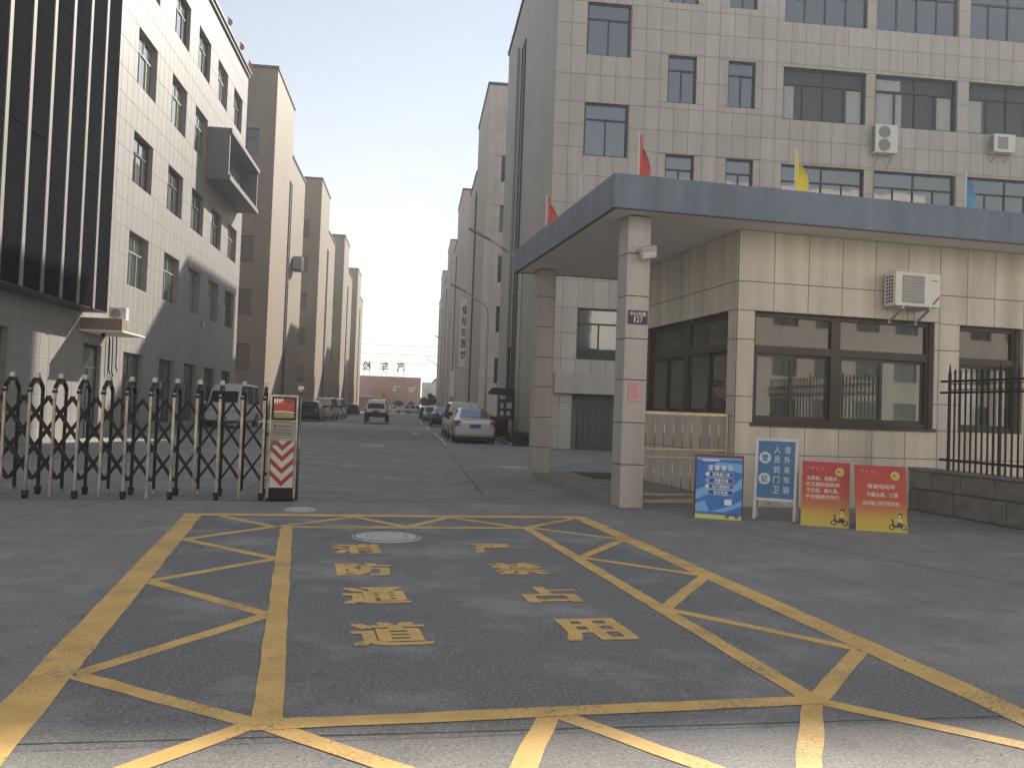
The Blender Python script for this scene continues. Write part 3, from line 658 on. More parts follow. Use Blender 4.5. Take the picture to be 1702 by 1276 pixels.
# far pale block and low sheds on the right
fb = root('far_building', 'pale hazy multi storey building far beyond the pink one', 'building', T(5, 290))
M5 = T(2.6, 290, 0, 0); opf = [(.8 + i * 2.6, 1.5 + j * 2.4, 2.3 + i * 2.6, 3 + j * 2.4) for i in range(3) for j in range(3)]
m_far = mat('pale_green_render', (.36, .40, .37), .8); wall(fb, M5, 9, 9.6, opf, m_far); fill(fb, M5, opf, cols=((.5,), ()), transom=0, fr=.1); B().box(2.6, 290.4, 0, 11.6, 300, 9.5, m_far).build('roof', fb, I4)
sh = root('shed', 'low grey roofed shed at the far right end of the street', 'shed', T(6, 200))
c = B(); c.prism([(4.6, 0), (12, 0), (12, 10), (4.6, 7.5)], 198, 225, m_wallR, 'y'); c.build('wall', sh, I4); c = B(); c.prism([(4.4, 7.5), (12, 10.1), (12, 10.4), (4.4, 7.8)], 197.5, 225.5, m_coping, 'y'); c.build('roof', sh, I4)

# ---- buildings on the far side of the public road, behind the camera: they show in the window glass
m_cream = mat('cream_render', (.70, .65, .57), .8, var=.05, scale=.3, streak=.06)
for (x0, x1, y0, h_, lab) in ((-38, -5, -24, 25, 'cream building across the road, left one seen mirrored in the windows'), (-3.5, 17, -26, 24, 'lower cream building across the road mirrored in the gatehouse glass'), (18.5, 56, -24, 27, 'tall cream building across the road, right one seen mirrored in the windows')):
    ac = root('road_building', lab, 'building', T((x0 + x1) / 2, y0)); Ma = T(x1, y0, 0, math.pi); wd = x1 - x0
    ops = [(1.2 + i * 3.4, 1.0 + j * 3.4, 3.2 + i * 3.4, 2.9 + j * 3.4) for i in range(int((wd - 2) / 3.4)) for j in range(int((h_ - 2) / 3.4))]
    wall(ac, Ma, wd, h_, ops, m_cream); fill(ac, Ma, ops, cols=((.5,), (.5,)), transom=.68, mg=m_glass); B().box(x0 + .1, y0 - 12, 0, x1 - .1, y0 - .4, h_ - .2, m_cream).build('roof', ac, I4)

# ================================================================== gatehouse (its own axes u along the front, v into the yard)
GH = root('gatehouse', 'beige tiled gatehouse with flat blue grey canopy on two columns', 'gatehouse', G2(6.53, 12.9))
MW = G2(6.53, 12.9); uu = lambda u: u - 6.53
fo = [(uu(6.84), 1.36, uu(10.17), 3.17), (uu(10.67), 1.33, uu(11.9), 3.15)]
wg = wall(GH, MW, 9.5, 4.47, fo, m_jointG, reveal=.24)
xsG = [uu(u) for u in (6.53, 7.16, 7.78, 8.40, 9.02, 9.64, 10.26, 10.8, 11.35, 11.95, 12.57, 13.19, 13.8, 14.4, 15, 15.6, 16.03)]
zsG = [0, .85, 1.78, 2.70, 3.64, 4.47]
tiles(wg, MW, xsG, zsG, fo, m_tileG, joint=.012)
MS = G2(6.53, 18.5, 0, -PI2); so_ = [(18.5 - 16.95, 1.45, 18.5 - 13.2, 3.18)]
ws = wall(GH, MS, 5.6, 4.47, so_, m_jointG, 'side_wall', reveal=.24)
tiles(ws, MS, [0, .62, 1.24, 1.86, 2.48, 3.1, 3.72, 4.34, 4.97, 5.6 - .012], zsG, so_, m_tileG, joint=.012)
def big_window(M, w_, h_, half, cols, mg=m_clear):
    """broad brown framed window: heavy middle post, transom, sliding sashes"""
    b = B(); f = .075; d0, d1 = .1, .19; zt = h_ * .665
    b.box(0, d0, 0, f, d1, h_, m_brownf); b.box(w_ - f, d0, 0, w_, d1, h_, m_brownf); b.box(f, d0, 0, w_ - f, d1, f, m_brownf); b.box(f, d0, h_ - f, w_ - f, d1, h_, m_brownf)
    b.box(f, d0 - .006, zt - .065, w_ - f, d1, zt + .065, m_brownf)
    for x in half: b.box(x - .085, d0 - .012, f, x + .085, d1, h_ - f, m_brownf)
    o = b.build('window', GH, M, bevel=.004); ed = [0] + list(half) + [w_]
    for i in range(len(ed) - 1):
        a, c = ed[i] + (.085 if i else f), ed[i + 1] - (.085 if i < len(ed) - 2 else f)
        ob('pane', B().box(a, .14, zt + .065, c, .146, h_ - f, mg).mesh('pane'), o, M)
        n = cols; wd = (c - a) / n
        for k in range(n):
            xa, xb = a + k * wd - (.02 if k else 0), a + (k + 1) * wd; y = .12 + .035 * (k % 2); s_ = B(); g = .05; z0, z1 = f, zt - .065
            s_.box(xa, y, z0, xa + g, y + .03, z1, m_brownf); s_.box(xb - g, y, z0, xb, y + .03, z1, m_brownf); s_.box(xa + g, y, z0, xb - g, y + .03, z0 + g, m_brownf); s_.box(xa + g, y, z1 - g, xb - g, y + .03, z1, m_brownf)
            s_.build('sash', o, M); ob('pane', B().box(xa + g, y + .012, z0 + g, xb - g, y + .018, z1 - g, mg).mesh('pane'), o, M)
    return o
big_window(MW @ Matrix.Translation((fo[0][0], 0, fo[0][1])), 3.33, 1.81, (1.53,), 2)
w2 = big_window(MW @ Matrix.Translation((fo[1][0], 0, fo[1][1])), 1.23, 1.82, (), 2)
big_window(MS @ Matrix.Translation((so_[0][0], 0, so_[0][1])), 3.75, 1.73, (1.875,), 2)
b = B(); b.box(-.05, -.04, -.05, 3.38, .1, 0, m_brownf); b.build('sill', GH, MW @ Matrix.Translation((fo[0][0], 0, fo[0][1])))
b = B(); b.box(.08, .22, .08, .60, .225, 1.16, m_curtain); b.box(.98, .22, .05, 1.14, .225, 1.16, m_curtain); b.build('blind', GH, MW @ Matrix.Translation((fo[1][0], 0, fo[1][1])))
# room shell
b = B(); MG = G2(); b.box(6.6, 13.2, .08, 15.9, 18.4, .28, m_stone); b.box(6.55, 18.42, 0, 15.95, 18.5, 4.47, m_inside); b.box(15.95, 12.95, 0, 16.03, 18.5, 4.47, m_inside); b.box(10.42, 13.16, 0, 10.5, 18.4, 4.4, m_inside); b.build('inner_wall', GH, MG)
b = B(); b.box(7.1, 13.35, .74, 9.9, 13.9, .78, m_bark); b.box(7.15, 13.4, .1, 7.2, 13.85, .74, m_bark); b.box(9.8, 13.4, .1, 9.85, 13.85, .74, m_bark); tag(b.build('desk', None, MG), 'wooden desk behind the front window of the gatehouse', 'desk')
b = B(); b.box(9.2, 17.4, .1, 10.3, 18.3, 2.1, m_greyp); b.box(9.21, 17.38, .15, 9.74, 17.4, 2.05, m_greyp); b.box(9.76, 17.38, .15, 10.29, 17.4, 2.05, m_greyp); tag(b.build('cabinet', None, MG), 'grey metal cabinet at the back of the gatehouse room', 'cabinet')
# canopy
b = B(); b.box(4.2, 12.24, 4.472, 16.5, 18.72, 4.50, m_soffit); b.build('soffit', GH, MG)
b = B(); b.box(4.12, 12.14, 4.46, 16.6, 12.24, 4.97, m_fascia); b.box(4.12, 12.243, 4.46, 4.20, 18.8, 4.97, m_fascia); b.box(4.203, 18.72, 4.46, 16.6, 18.8, 4.97, m_fascia); b.box(4.2, 12.24, 4.52, 16.6, 18.72, 4.9, m_wallR)
b.box(4.11, 12.13, 4.445, 16.6, 12.17, 4.46, m_coping); b.box(4.11, 12.17, 4.445, 4.15, 18.8, 4.46, m_coping)
b.build('fascia', GH, MG, bevel=.006)
zc = [0, .66, 1.3, 1.95, 2.58, 3.23, 3.88, 4.46]
for v0 in (12.56, 18.04):
    M0 = G2(4.51, v0); o = B().box(.016, .016, 0, .364, .414, 4.465, m_joint).build('column', GH, M0)
    for (M1, w_) in ((G2(4.51, v0 + .016), .38), (G2(4.51 + .016, v0 + .43, 0, -PI2), .43), (G2(4.89 - .016, v0, 0, PI2), .43), (G2(4.89, v0 + .414, 0, math.pi), .38)):
        tiles(o, M1, [.004, w_ - .004], zc, [], m_tileC, joint=.013, need_view=False)
# raised paving between the columns with kerb stones
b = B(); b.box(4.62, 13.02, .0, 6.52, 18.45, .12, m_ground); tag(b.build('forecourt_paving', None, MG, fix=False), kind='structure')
kb = tag(bpy.data.objects.new('kerb', None), kind='structure'); put(kb, None, G2(4.5, 15))
for i in range(6): ob('kerb_stone', B().box(0, 0, 0, .115, .825, .13, m_kerb).mesh('kerb_stone'), kb, G2(4.5, 13.01 + i * .838))
o = B().box(5.45, 16.6, .122, 6.4, 18.3, .135, mat('maroon_mat', (.09, .05, .05), .95, var=.2, scale=30)).build('floor_mat', None, MG); tag(o, 'dark maroon mat on the paving between the columns', 'mat')
# brass railing gate between near column and room
rl = root('railing_gate', 'low brass railing gate between near column and gatehouse wall', 'railing', G2(4.9, 13.02))
MR = G2(4.93, 13.05); wd = 1.56
for z, hh in ((1.44, .05), (.88, .03), (.75, .03), (.16, .03)): bx('rail', rl, MR, (0, -.02, z, wd, .02, z + hh), m_brass, .004)
bx('base_rail', rl, MR, (0, -.05, .04, wd, .05, .09, ), m_brass, .004)
for x in (0, wd - .04): bx('post', rl, MR, (x, -.021, .09, x + .04, .021, 1.47), m_brass)
mb1 = B().cyl((0, 0, .91), (0, 0, 1.44), .012, m_brass, 8).mesh('bar'); mb2 = B().cyl((0, 0, .19), (0, 0, .75), .012, m_brass, 8).mesh('bar')
for i in range(1, 10): ob('bar', mb1, rl, MR @ Matrix.Translation((i * wd / 10, 0, 0))); ob('bar', mb2, rl, MR @ Matrix.Translation((i * wd / 10, 0, 0)))
def ring(r, t, m, n=14):
    b = B(); b.tube([(r * math.cos(a * 2 * math.pi / n), 0, r * math.sin(a * 2 * math.pi / n)) for a in range(n + 1)], t, m, 6); return b.mesh('ring')
rg = ring(.045, .008, m_brass)
for i in range(4): ob('ring', rg, rl, MR @ Matrix.Translation((.22 + i * .38, 0, .83)))

# ================================================================== black iron fence on a stone plinth
fe = root('iron_fence', 'black iron fence with rings and spear tips on a stone plinth', 'fence', G2(9.85, 11))
MFn = G2(9.85, 12.2, 0, -PI2)   # local x runs towards the camera
pl = B().box(.005, .015, 0, 4.9, .3, .685, mat('mortar', (.12, .115, .105), .95)).build('plinth', fe, MFn @ Matrix.Translation((-.75, -.1, 0)))
random.seed(3)
MPl = MFn @ Matrix.Translation((-.75, -.1, 0))
for r_ in range(2):
    x = 0
    while x < 4.85:
        w_ = min(random.uniform(.45, .75), 4.9 - x)
        if w_ < .1: break
        ob('stone', B().box(.006, -random.uniform(.0, .02), .008, w_ - .006, .2, .30 if r_ else .35, m_stone).mesh('stone'), pl, MPl @ Matrix.Translation((x, 0, r_ * .365 + .0))).modifiers.new('bevel', 'BEVEL').width = .015; x += w_
ob('coping_stone', B().box(-.02, -.03, .672, 4.92, .32, .715, m_stone).mesh('coping_stone'), pl, MPl)
for z, h_ in ((2.12, .035), (1.94, .035), (.86, .04)): bx('rail', fe, MFn, (-.1, -.014, z, 4.0, .014, z + h_), m_iron)
mbar = B().box(-.011, -.011, .69, .011, .011, 2.27, m_iron).add([(-.018, -.018, 2.27), (.018, -.018, 2.27), (.018, .018, 2.27), (-.018, .018, 2.27), (0, 0, 2.34)], [(0, 1, 4), (1, 2, 4), (2, 3, 4), (3, 0, 4), (0, 3, 2, 1)], m_iron).mesh('bar')
mpost = B().box(-.018, -.018, .69, .018, .018, 2.22, m_iron).tube([(0, 0, 2.22), (0, 0, 2.26), (0, 0, 2.3)], .03, m_iron, 8, .012).tube([(0, 0, 2.28), (0, 0, 2.33)], .028, m_iron, 8, .003).tube([(0, 0, 2.32), (0, 0, 2.44)], .016, m_iron, 8, .001).mesh('post')
mring = ring(.052, .008, m_iron)
for i in range(33):
    ob('post' if i % 9 == 0 else 'bar', mpost if i % 9 == 0 else mbar, fe, MFn @ Matrix.Translation((.1 + i * .118, 0, 0)))
    ob('ring', mring, fe, MFn @ Matrix.Translation((.159 + i * .118, 0, 2.045)))

# ================================================================== folding gate
gt = root('folding_gate', 'stainless folding gate with black scissor bars across the drive', 'gate', G3(-2.5, 13.0))
u0, du, nU = -.475, .306, 22
m_front = m_steel
fp = B().box(-.017, -.02, .10, .017, .02, 1.49, m_steel).mesh('front_post'); rp = B().box(-.02, -.02, .08, .02, .02, 1.49, m_black).mesh('rear_post')  # rear posts are steel too, their shade put in as black colour
ar = B(); ar.box(-.03, -.03, 1.43, .03, .03, 1.47, m_black)
for p, q in (((0, 0, 1.47), (0, .03, 1.53)), ((0, .015, 1.505), (0, .2, 1.612)), ((0, .18, 1.607), (0, .42, 1.607)), ((0, .40, 1.612), (0, .585, 1.505)), ((0, .57, 1.53), (0, .6, 1.47))): ar.bar(p, q, .042, .046, m_black)
ar = ar.mesh('arch')
cp = B().box(-.035, .235, 1.632, .035, .365, 1.655, m_steel).box(-.028, .255, 1.655, .028, .345, 1.70, m_lamp).box(-.026, .27, 1.55, .026, .33, 1.58, m_steel).mesh('lamp_cap')
wh = B().cyl((-.03, 0, .05), (.03, 0, .05), .05, m_rubber, 14).box(-.04, -.03, .05, .04, .03, .11, m_black).mesh('wheel')
st = B().box(-.02, -.02, .02, .02, .02, .10, m_steel).mesh('foot')
bar1 = {}
def sbar(dx, y, z=1.375):
    k = (round(dx, 3), y, z)
    if k not in bar1: bar1[k] = B().bar((0, y, z), (dx, y, z - abs(dx) * 1.49), .028, .014, m_black, (0, 1, 0)).box(-.017, y - .012, z - .015, .017, y + .012, z + .015, m_black).mesh('scissor_bar')
    return bar1[k]
for i in range(nU):
    M0 = G3(u0 - i * du, 13.0)
    ob('front_post', fp, gt, M0); ob('rear_post', rp, gt, M0 @ Matrix.Translation((0, .6, 0))); ob('arch', ar, gt, M0); ob('lamp_cap', cp, gt, M0)
    for v in (0, .6): ob('wheel' if i % 2 == 0 else 'foot', wh if i % 2 == 0 else st, gt, M0 @ Matrix.Translation((0, v, 0)))
    if i < nU - 1:
        Mm = M0 @ Matrix.Translation((-du / 2, 0, 0))
        for y in (.24, .36):
            ob('scissor_bar', sbar(min(.765, du / 2 + i * du), y), gt, Mm); ob('scissor_bar', sbar(-min(.765, du / 2 + (nU - 2 - i) * du), y + .016), gt, Mm)
            if i < 2: ob('scissor_bar', sbar(.765 - du / 2 - i * du, y, 1.375 - (i + .5) * .456), gt, G3(u0 - (nU - 1) * du, 13.0))
            if i < 2: ob('scissor_bar', sbar(-.765 + du / 2 + i * du, y + .016, 1.375 - (i + .5) * .456), gt, G3(u0, 13.0))
for z in (.36, .93): bx('hinge', gt, G3(-.44, 13.0), (0, -.02, z, .06, .02, z + .05), m_black)
# gate head
hd = root('gate_head', 'upright gate motor head with red screen, name plate and red white chevrons', 'gate motor', G3(-.2, 12.9))
MH = G3(-.4, 12.9)
body = B().box(.02, .02, .20, .37, .42, 1.49, m_greyp).build('body', hd, MH)
for x in (0, .365): bx('frame_post', hd, MH, (x, -.012, .05, x + .028, .02, 1.52), m_steel, .003)
for z, h_ in ((1.49, .035), (1.135, .025), (.875, .025)): bx('frame_rail', hd, MH, (.028, -.01, z, .365, .02, z + h_), m_steel, .003)
bx('base', hd, MH, (.0, .0, .02, .39, .44, .20), m_black, .01); bx('foot', hd, MH, (.03, .05, 0, .12, .4, .02), m_rubber); bx('foot', hd, MH, (.27, .05, 0, .36, .4, .02), m_rubber)
sc = B().box(.035, .0, 1.165, .358, .018, 1.485, m_black).build('screen', hd, MH)
m_s = [mat('screen_red', (.34, .04, .03), .4, emit=.16, var=0), mat('screen_brown', (.12, .05, .03), .4, emit=.12, var=.4, scale=30), mat('screen_cream', (.75, .55, .40), .4, emit=.14, var=.2, scale=20), mat('screen_olive', (.20, .18, .06), .4, emit=.12, var=.4, scale=40)]
b = B(); q = lambda x0, z0, x1, z1, m, y=-.002: b.quad((x0, y, z0), (x1, y, z0), (x1, y, z1), (x0, y, z1), m)
q(.052, 1.185, .342, 1.47, m_s[1]); random.seed(5)
for i in range(4): q(.056 + i * .034, 1.40 - .01 * (i % 2), .078 + i * .034, 1.465, m_s[2], -.004)
for i in range(9): x = .07 + i * .03; q(x, 1.33, x + .02, 1.40 + random.uniform(-.02, .04), m_s[0], -.004)
for i in range(9): x = .07 + i * .03; q(x, 1.30, x + .024, 1.325, m_s[0], -.005)
b.poly([(.06, -.004, 1.255), (.2, -.004, 1.285), (.338, -.004, 1.25), (.338, -.004, 1.20), (.06, -.004, 1.20)], m_s[3])
b.poly([(.06, -.005, 1.283), (.2, -.005, 1.293), (.338, -.005, 1.275), (.338, -.005, 1.262), (.2, -.005, 1.285), (.06, -.005, 1.27)], m_s[2])
b.build('screen_picture', sc, MH, fix=False)
bx('name_plate', hd, MH, (.03, .003, .905, .36, .012, 1.13), mat('plate_grey', (.30, .28, .26), .45, metal=.3))
m_ink = mat('dark_print', (.06, .055, .05), .7, var=0)
b = B(); b.disc((.085, .0, 1.075), .022, m_ink, 12); b.disc((.085, -.001, 1.08), .010, MATS['plate_grey'], 12)
for r_, (z, x0, n) in enumerate(((1.065, .135, 5), (1.015, .07, 11), (.975, .05, 15), (.94, .05, 15))):
    for i in range(n): s_ = (.32 - x0) / n; b.quad((x0 + i * s_, .0, z), (x0 + (i + .68) * s_, .0, z), (x0 + (i + .68) * s_, .0, z + .016), (x0 + i * s_, .0, z + .016), m_ink) if not (r_ == 3 and i % 4 == 2) else None
b.build('plate_print', hd, MH, fix=False)
m_cw = mat('chevron_white', (.55, .54, .52), .5, var=.08, scale=15); m_cr = mat('chevron_red', (.33, .032, .03), .5, var=.1, scale=15)
cv = B().box(.033, .004, .2, .357, .012, .872, m_cw).build('chevron_panel', hd, MH)
b = B(); xl, xm, xr, y = .036, .195, .354, -.001
def chev(zt):
    pts = [(xl, zt), (xm, zt - .155), (xr, zt), (xr, zt - .075), (xm, zt - .23), (xl, zt - .075)]
    z_lo, z_hi = .203, .869
    # clip each half to the panel
    for A in ([pts[0], pts[1], pts[4], pts[5]], [pts[1], pts[2], pts[3], pts[4]]):
        P = A
        for lim, sg in ((z_lo, 1), (z_hi, -1)):
            out = []
            for i in range(len(P)):
                a, c = P[i], P[(i + 1) % len(P)]; ia, ic = sg * (a[1] - lim) >= 0, sg * (c[1] - lim) >= 0
                if ia: out.append(a)
                if ia != ic: t = (lim - a[1]) / (c[1] - a[1]); out.append((a[0] + t * (c[0] - a[0]), lim))
            P = out
            if not P: break
        if P: b.poly([(x, y, z) for x, z in P], m_cr)
for zt in (.955, .80, .625, .45): chev(zt)
b.build('chevron_stripe', hd, MH, fix=False)
bx('sticker', hd, MH, (.04, -.004, .80, .13, -.002, .868), mat('faded_sticker', (.22, .10, .12), .6))
c = B(); c.cyl((.42, .3, 0), (.42, .3, 1.55), .02, m_steel, 10); c.tube([(.42, .3, 1.55), (.42, .3, 1.60)], .03, m_steel, 10, .045); c.tube([(.42, .3, 1.6), (.42, .3, 1.66)], .045, m_whitep, 10); c.build('lamp_post', hd, MH)

# ================================================================== things on the gatehouse
pt = root('street_number_plate', 'dark blue street number plate 127 on the near column', 'number plate', G2(4.55, 12.56, 2.8)); MPp = G2(4.55, 12.556, 2.8)
bx('plate', pt, MPp, (0, -.008, 0, .315, 0, .21), mat('plate_blue', (.02, .025, .055), .4)); 
line_of_text('中山东路', pt, MPp @ Matrix.Translation((.157, -.009, .158)), .265, .06, m_whitep)
for i, ch in enumerate('127'): text(ch, pt, MPp @ Matrix.Translation((.105 + i * .054, -.009, .072)), .022 if ch == '1' else .042, .088, m_whitep, bold=.01)
pp = root('paper_notice', 'pink paper notice taped to the near column', 'notice', G2(4.6, 12.55, 1.62)); MPn = G2(4.6, 12.551, 1.63)
bx('sheet', pp, MPn, (0, -.006, 0, .195, -.003, .29), mat('pink_paper', (.66, .36, .42), .9, var=.05, scale=20))
b = B(); m_pk = mat('pink_print', (.42, .17, .22), .9, var=0); random.seed(2)
for i in range(9): z = .255 - i * .026; b.quad((.025, -.0072, z), (random.uniform(.12, .175), -.0072, z), (random.uniform(.12, .17), -.0072, z + .006), (.025, -.0072, z + .006), m_pk)
b.build('print', pp, MPn, fix=False)
fl = root('floodlight', 'grey floodlight bolted to the near column', 'floodlight', G2(4.78, 12.5, 3.9)); Mfl = G2(4.78, 12.5, 3.92) @ Matrix.Rotation(R_(25), 4, 'X') @ Matrix.Rotation(R_(-12), 4, 'Y')
bx('housing', fl, Mfl, (-.13, -.16, -.08, .13, -.06, .1), m_lamp, .012); bx('lens', fl, Mfl, (-.1, -.166, -.06, .1, -.161, .03), mat('lamp_lens', (.7, .68, .6), .2))
c = B(); c.bar((-.14, -.02, .04), (-.14, .08, -.04), .012, .03, m_lamp); c.bar((.14, -.02, .04), (.14, .08, -.04), .012, .03, m_lamp); c.box(-.15, .06, -.07, .15, .075, -.02, m_lamp); c.build('bracket', fl, Mfl)
def ac_unit(M, w_, h_, d, fans, label, group=None, marks=False, square=False):
    """outdoor unit hung on brackets; M = lower left front corner of the case, y towards the wall"""
    o = root('ac_unit', label, 'air conditioner', M, group)
    B().box(0, 0, 0, w_, d, h_, m_whitep).build('case', o, M, .012)
    for (cx, cz, r_) in fans:
        if square: B().box(cx - r_ * .82, -.012, cz - r_ * .9, cx + r_ * .82, -.002, cz + r_ * .9, m_greyp).build('grille', o, M, .02)
        else: B().tube([(cx, -.012, cz), (cx, -.002, cz)], r_, m_greyp, 24).build('grille', o, M)
        b = B(); n = 9
        for i in range(1, n):
            if square:
                z = cz - r_ * .85 + i * r_ * 1.7 / n; b.box(cx - r_ * .78, -.017, z - .004, cx + r_ * .78, -.013, z + .004, m_lamp)
            else:
                rr = r_ * i / n
                b.tube([(cx + rr * math.cos(t * math.pi / 10), -.015, cz + rr * math.sin(t * math.pi / 10)) for t in range(21)], .005, m_lamp, 4)
        tag(b.build('grille_wire', o, M), kind='stuff')
    b = B()
    for i in range(3):
        for j in range(8): b.box(-.006, .05 + i * (d - .1) / 3 + .02, .05 + j * (h_ - .1) / 8 + .012, 0, .05 + (i + 1) * (d - .1) / 3 - .012, .05 + (j + 1) * (h_ - .1) / 8 - .012, m_black)
    tag(b.build('side_louvre', o, M), kind='stuff')
    for x in (w_ * .2, w_ * .8):
        c = B(); c.bar((x, .02, -.02), (x, d + .1, -.02), .035, .035, m_whitem); c.bar((x, .04, -.03), (x, d + .1, -h_ * .42), .03, .03, m_greyp); c.bar((x, d + .08, 0), (x, d + .08, -h_ * .45), .035, .02, m_whitem); c.build('bracket', o, M)
    if marks:
        B().tube([(.05, .25, h_ + .01), (.12, .15, h_ + .05), (.3, .12, h_ + .045), (.42, .12, h_)], .012, m_whitep).build('pipe', o, M)
        b = B(); b.poly([(w_ - .16, -.003, .05), (w_ - .12, -.003, .05), (w_ - .025, -.003, .15), (w_ - .025, -.003, .20)], mat('maroon_print', (.30, .06, .11), .5, var=0)); 
        for i in range(6): b.quad((w_ - .18 + i * .022, -.003, .435), (w_ - .165 + i * .022, -.003, .435), (w_ - .165 + i * .022, -.003, .45), (w_ - .18 + i * .022, -.003, .45), m_ink)
        b.build('label_print', o, M, fix=False)
    return o
ac_unit(G2(9.12, 12.5, 3.36), .84, .56, .3, [(.33, .28, .25)], 'white air conditioner unit on the gatehouse front above the window', marks=True, square=True)
ac_unit(T(18.03, 32.95, 12.32), .95, 1.14, .35, [(.38, .84, .25), (.38, .31, .25)], 'tall white twin fan air conditioner on the grey building wall')
ac_unit(T(23.15, 32.95, 12.7), .93, .74, .35, [(.38, .37, .27)], 'small white single fan air conditioner at right on the grey building', square=True)
ac_unit(T(-10.1, 30.0, 3.92, 0), .55, .42, .3, [(.22, .21, .16)], 'small white air conditioner on top of the entrance canopy')
o = root('ac_unit', 'grey air conditioner high on the first tan block beside the stair glazing', 'air conditioner', T(-10.2, 75, 12.9)); Mx = T(-10.62, 75.2, 12.7, PI2)
bx('case', o, Mx, (0, -.75, 0, 1.1, 0, 1.1), m_greyp, .02); b = B()
for i in range(7): b.box(.1, -.77, .12 + i * .13, 1.0, -.755, .19 + i * .13, m_coping)
tag(b.build('louvre', o, Mx), kind='stuff'); bx('bracket', o, Mx, (.1, -.6, -.12, 1.0, 0, 0), m_coping)
def flag(x, y, z, h_, wd, m, label, rz=0, pole=.9):
    o = root('flag', label, 'flag', T(x, y, z, rz), 'flags on roof edges')
    B().cyl((0, 0, 0), (0, 0, h_), .016, m_whitem, 8).build('pole', o)
    if m:
        b = B(); vs = []; n, k = 10, 8; ph = random.uniform(0, 6)
        for i in range(n + 1):
            for j in range(k + 1):
                s_ = j / k; t = i / n; drop = s_ * .55 * h_ * pole * .5
                xx_ = wd * s_ * (.35 + .65 * math.sin(min(1, t * 1.1) * 2.6)) * (1 if t < .9 else .8)
                vs.append((.016 + max(0, xx_), .05 * math.sin(s_ * 7 + t * 3 + ph) * (.3 + s_), h_ * (1 - t * pole * .95) - drop * (1 - t)))
        b.add(vs, [(i * (k + 1) + j, i * (k + 1) + j + 1, (i + 1) * (k + 1) + j + 1, (i + 1) * (k + 1) + j) for i in range(n) for j in range(k)], m, True)
        b.build('cloth', o, fix=False)
    return o
random.seed(11)
p = G2(4.95, 13.4).translation; flag(p.x, p.y, 4.9, 1.15, .18, m_red, 'limp red flag above the near canopy corner', G2A)
p = G2(7.78, 13.4).translation; flag(p.x, p.y, 4.9, 1.15, .22, m_yel, 'limp yellow flag on the gatehouse roof', G2A)
p = G2(11.15, 13.4).translation; flag(p.x, p.y, 4.9, 1.08, .24, m_blu, 'limp blue flag at the right on the gatehouse roof', G2A)
p = G2(4.25, 14.3).translation; flag(p.x, p.y, 4.9, .62, .2, None, 'bare white flag pole on the canopy side edge', G2A)
p = G2(4.3, 16.8).translation; flag(p.x, p.y, 4.9, .85, .2, m_red, 'small red flag on the rear side of the canopy', G2A)
for i, (y, m, l) in enumerate(((47.3, mat('green_cloth', (.25, .40, .28), .8), 'small faded green flag on the white building roof'), (50.5, m_red, 'red flag on the white building roof, middle one'), (53.2, m_red, 'red flag at the roof corner of the white building'))): flag(-10.6, y, 21.2, .62, .24, m, l, 0)

# ================================================================== sign boards on the ground
def board(p0, p1, ang, lean, label, name='sign_board', cat='sign board', group=None):
    M = T(p0[0], p0[1], 0, R_(ang)); o = root(name, label, cat, M, group); return o, M, M @ Matrix.Rotation(R_(-lean), 4, 'X')
def prop(o, M, w_, h_, lean):
    top = Vector((0, math.sin(R_(lean)) * h_ * .85, math.cos(R_(lean)) * h_ * .85)); c = B()
    for x in (.08, w_ - .08): c.bar((x, top.y + .02, top.z), (x, top.y + .28, 0.012), .025, .02, m_greyp)
    c.build('prop', o, M)
m_pbl = mat('poster_blue', (.035, .16, .50), .5, var=.03); m_plb = mat('poster_light_blue', (.16, .42, .72), .5, var=.03); m_pdk = mat('poster_navy', (.02, .07, .28), .5, var=0); m_pye = mat('poster_yellow', (.62, .58, .15), .5, var=0); m_pwh = mat('poster_white', (.72, .76, .80), .5, var=0)
o, M, Mb = board((4.01, 12.01), None, -21.3, 12, 'blue and yellow printed poster board beside the brass railing'); w_, h_ = .633, .87
bx('panel', o, Mb, (0, 0, 0, w_, .02, h_), m_pbl); prop(o, M, w_, h_, 12)
bx('backing_board', o, Mb, (-.03, .022, .02, w_ + .02, .03, h_ + .045), mat('maroon_board', (.20, .06, .06), .7))
b = B()
def pq(pts, m, y): b.poly([(x, y, z) for x, z in pts], m)
pq([(0, .26), (.0, .40), (.30, .52), (.50, .46), (w_, .60), (w_, .45), (.42, .32), (.2, .36)], m_plb, -.002)
pq([(.18, .74), (.30, .81), (w_, .79), (w_, .66), (.45, .70)], m_plb, -.002); pq([(0, .83), (w_, .85), (w_, .87), (0, .87)], m_plb, -.002)
pq([(.2, .1), (.5, .2), (w_, .28), (w_, .2), (.4, .1)], m_plb, -.002); pq([(.0, .1), (.0, .2), (.12, .26), (.2, .1)], m_plb, -.0025)
pq([(0, 0), (w_, 0), (w_, .055), (0, .062)], m_pye, -.003); pq([(.08, .815), (.31, .82), (.31, .845), (.08, .842)], m_pwh, -.003)
for i, z in enumerate((.63, .545, .46, .375)):
    x0, x1 = .14, .52; 
    for (e, m, y) in ((.036, m_pwh, -.003), (.031, m_pdk, -.0038)):
        pts = [(x0 + .035 + e * math.cos(t), z + e * math.sin(t)) for t in [math.pi / 2 + k * math.pi / 8 for k in range(9)]] + [(x1 - .035 + e * math.cos(t), z + e * math.sin(t)) for t in [-math.pi / 2 + k * math.pi / 8 for k in range(9)]]
        pq(pts, m, y)
    b.disc((.155, -.0048, z), .030, m_plb if i % 2 else m_pwh, 16)
for x in (.44, .57): b.disc((x, -.005, .045), .028, m_ink, 14); b.disc((x, -.0055, .045), .014, m_greyp, 12)
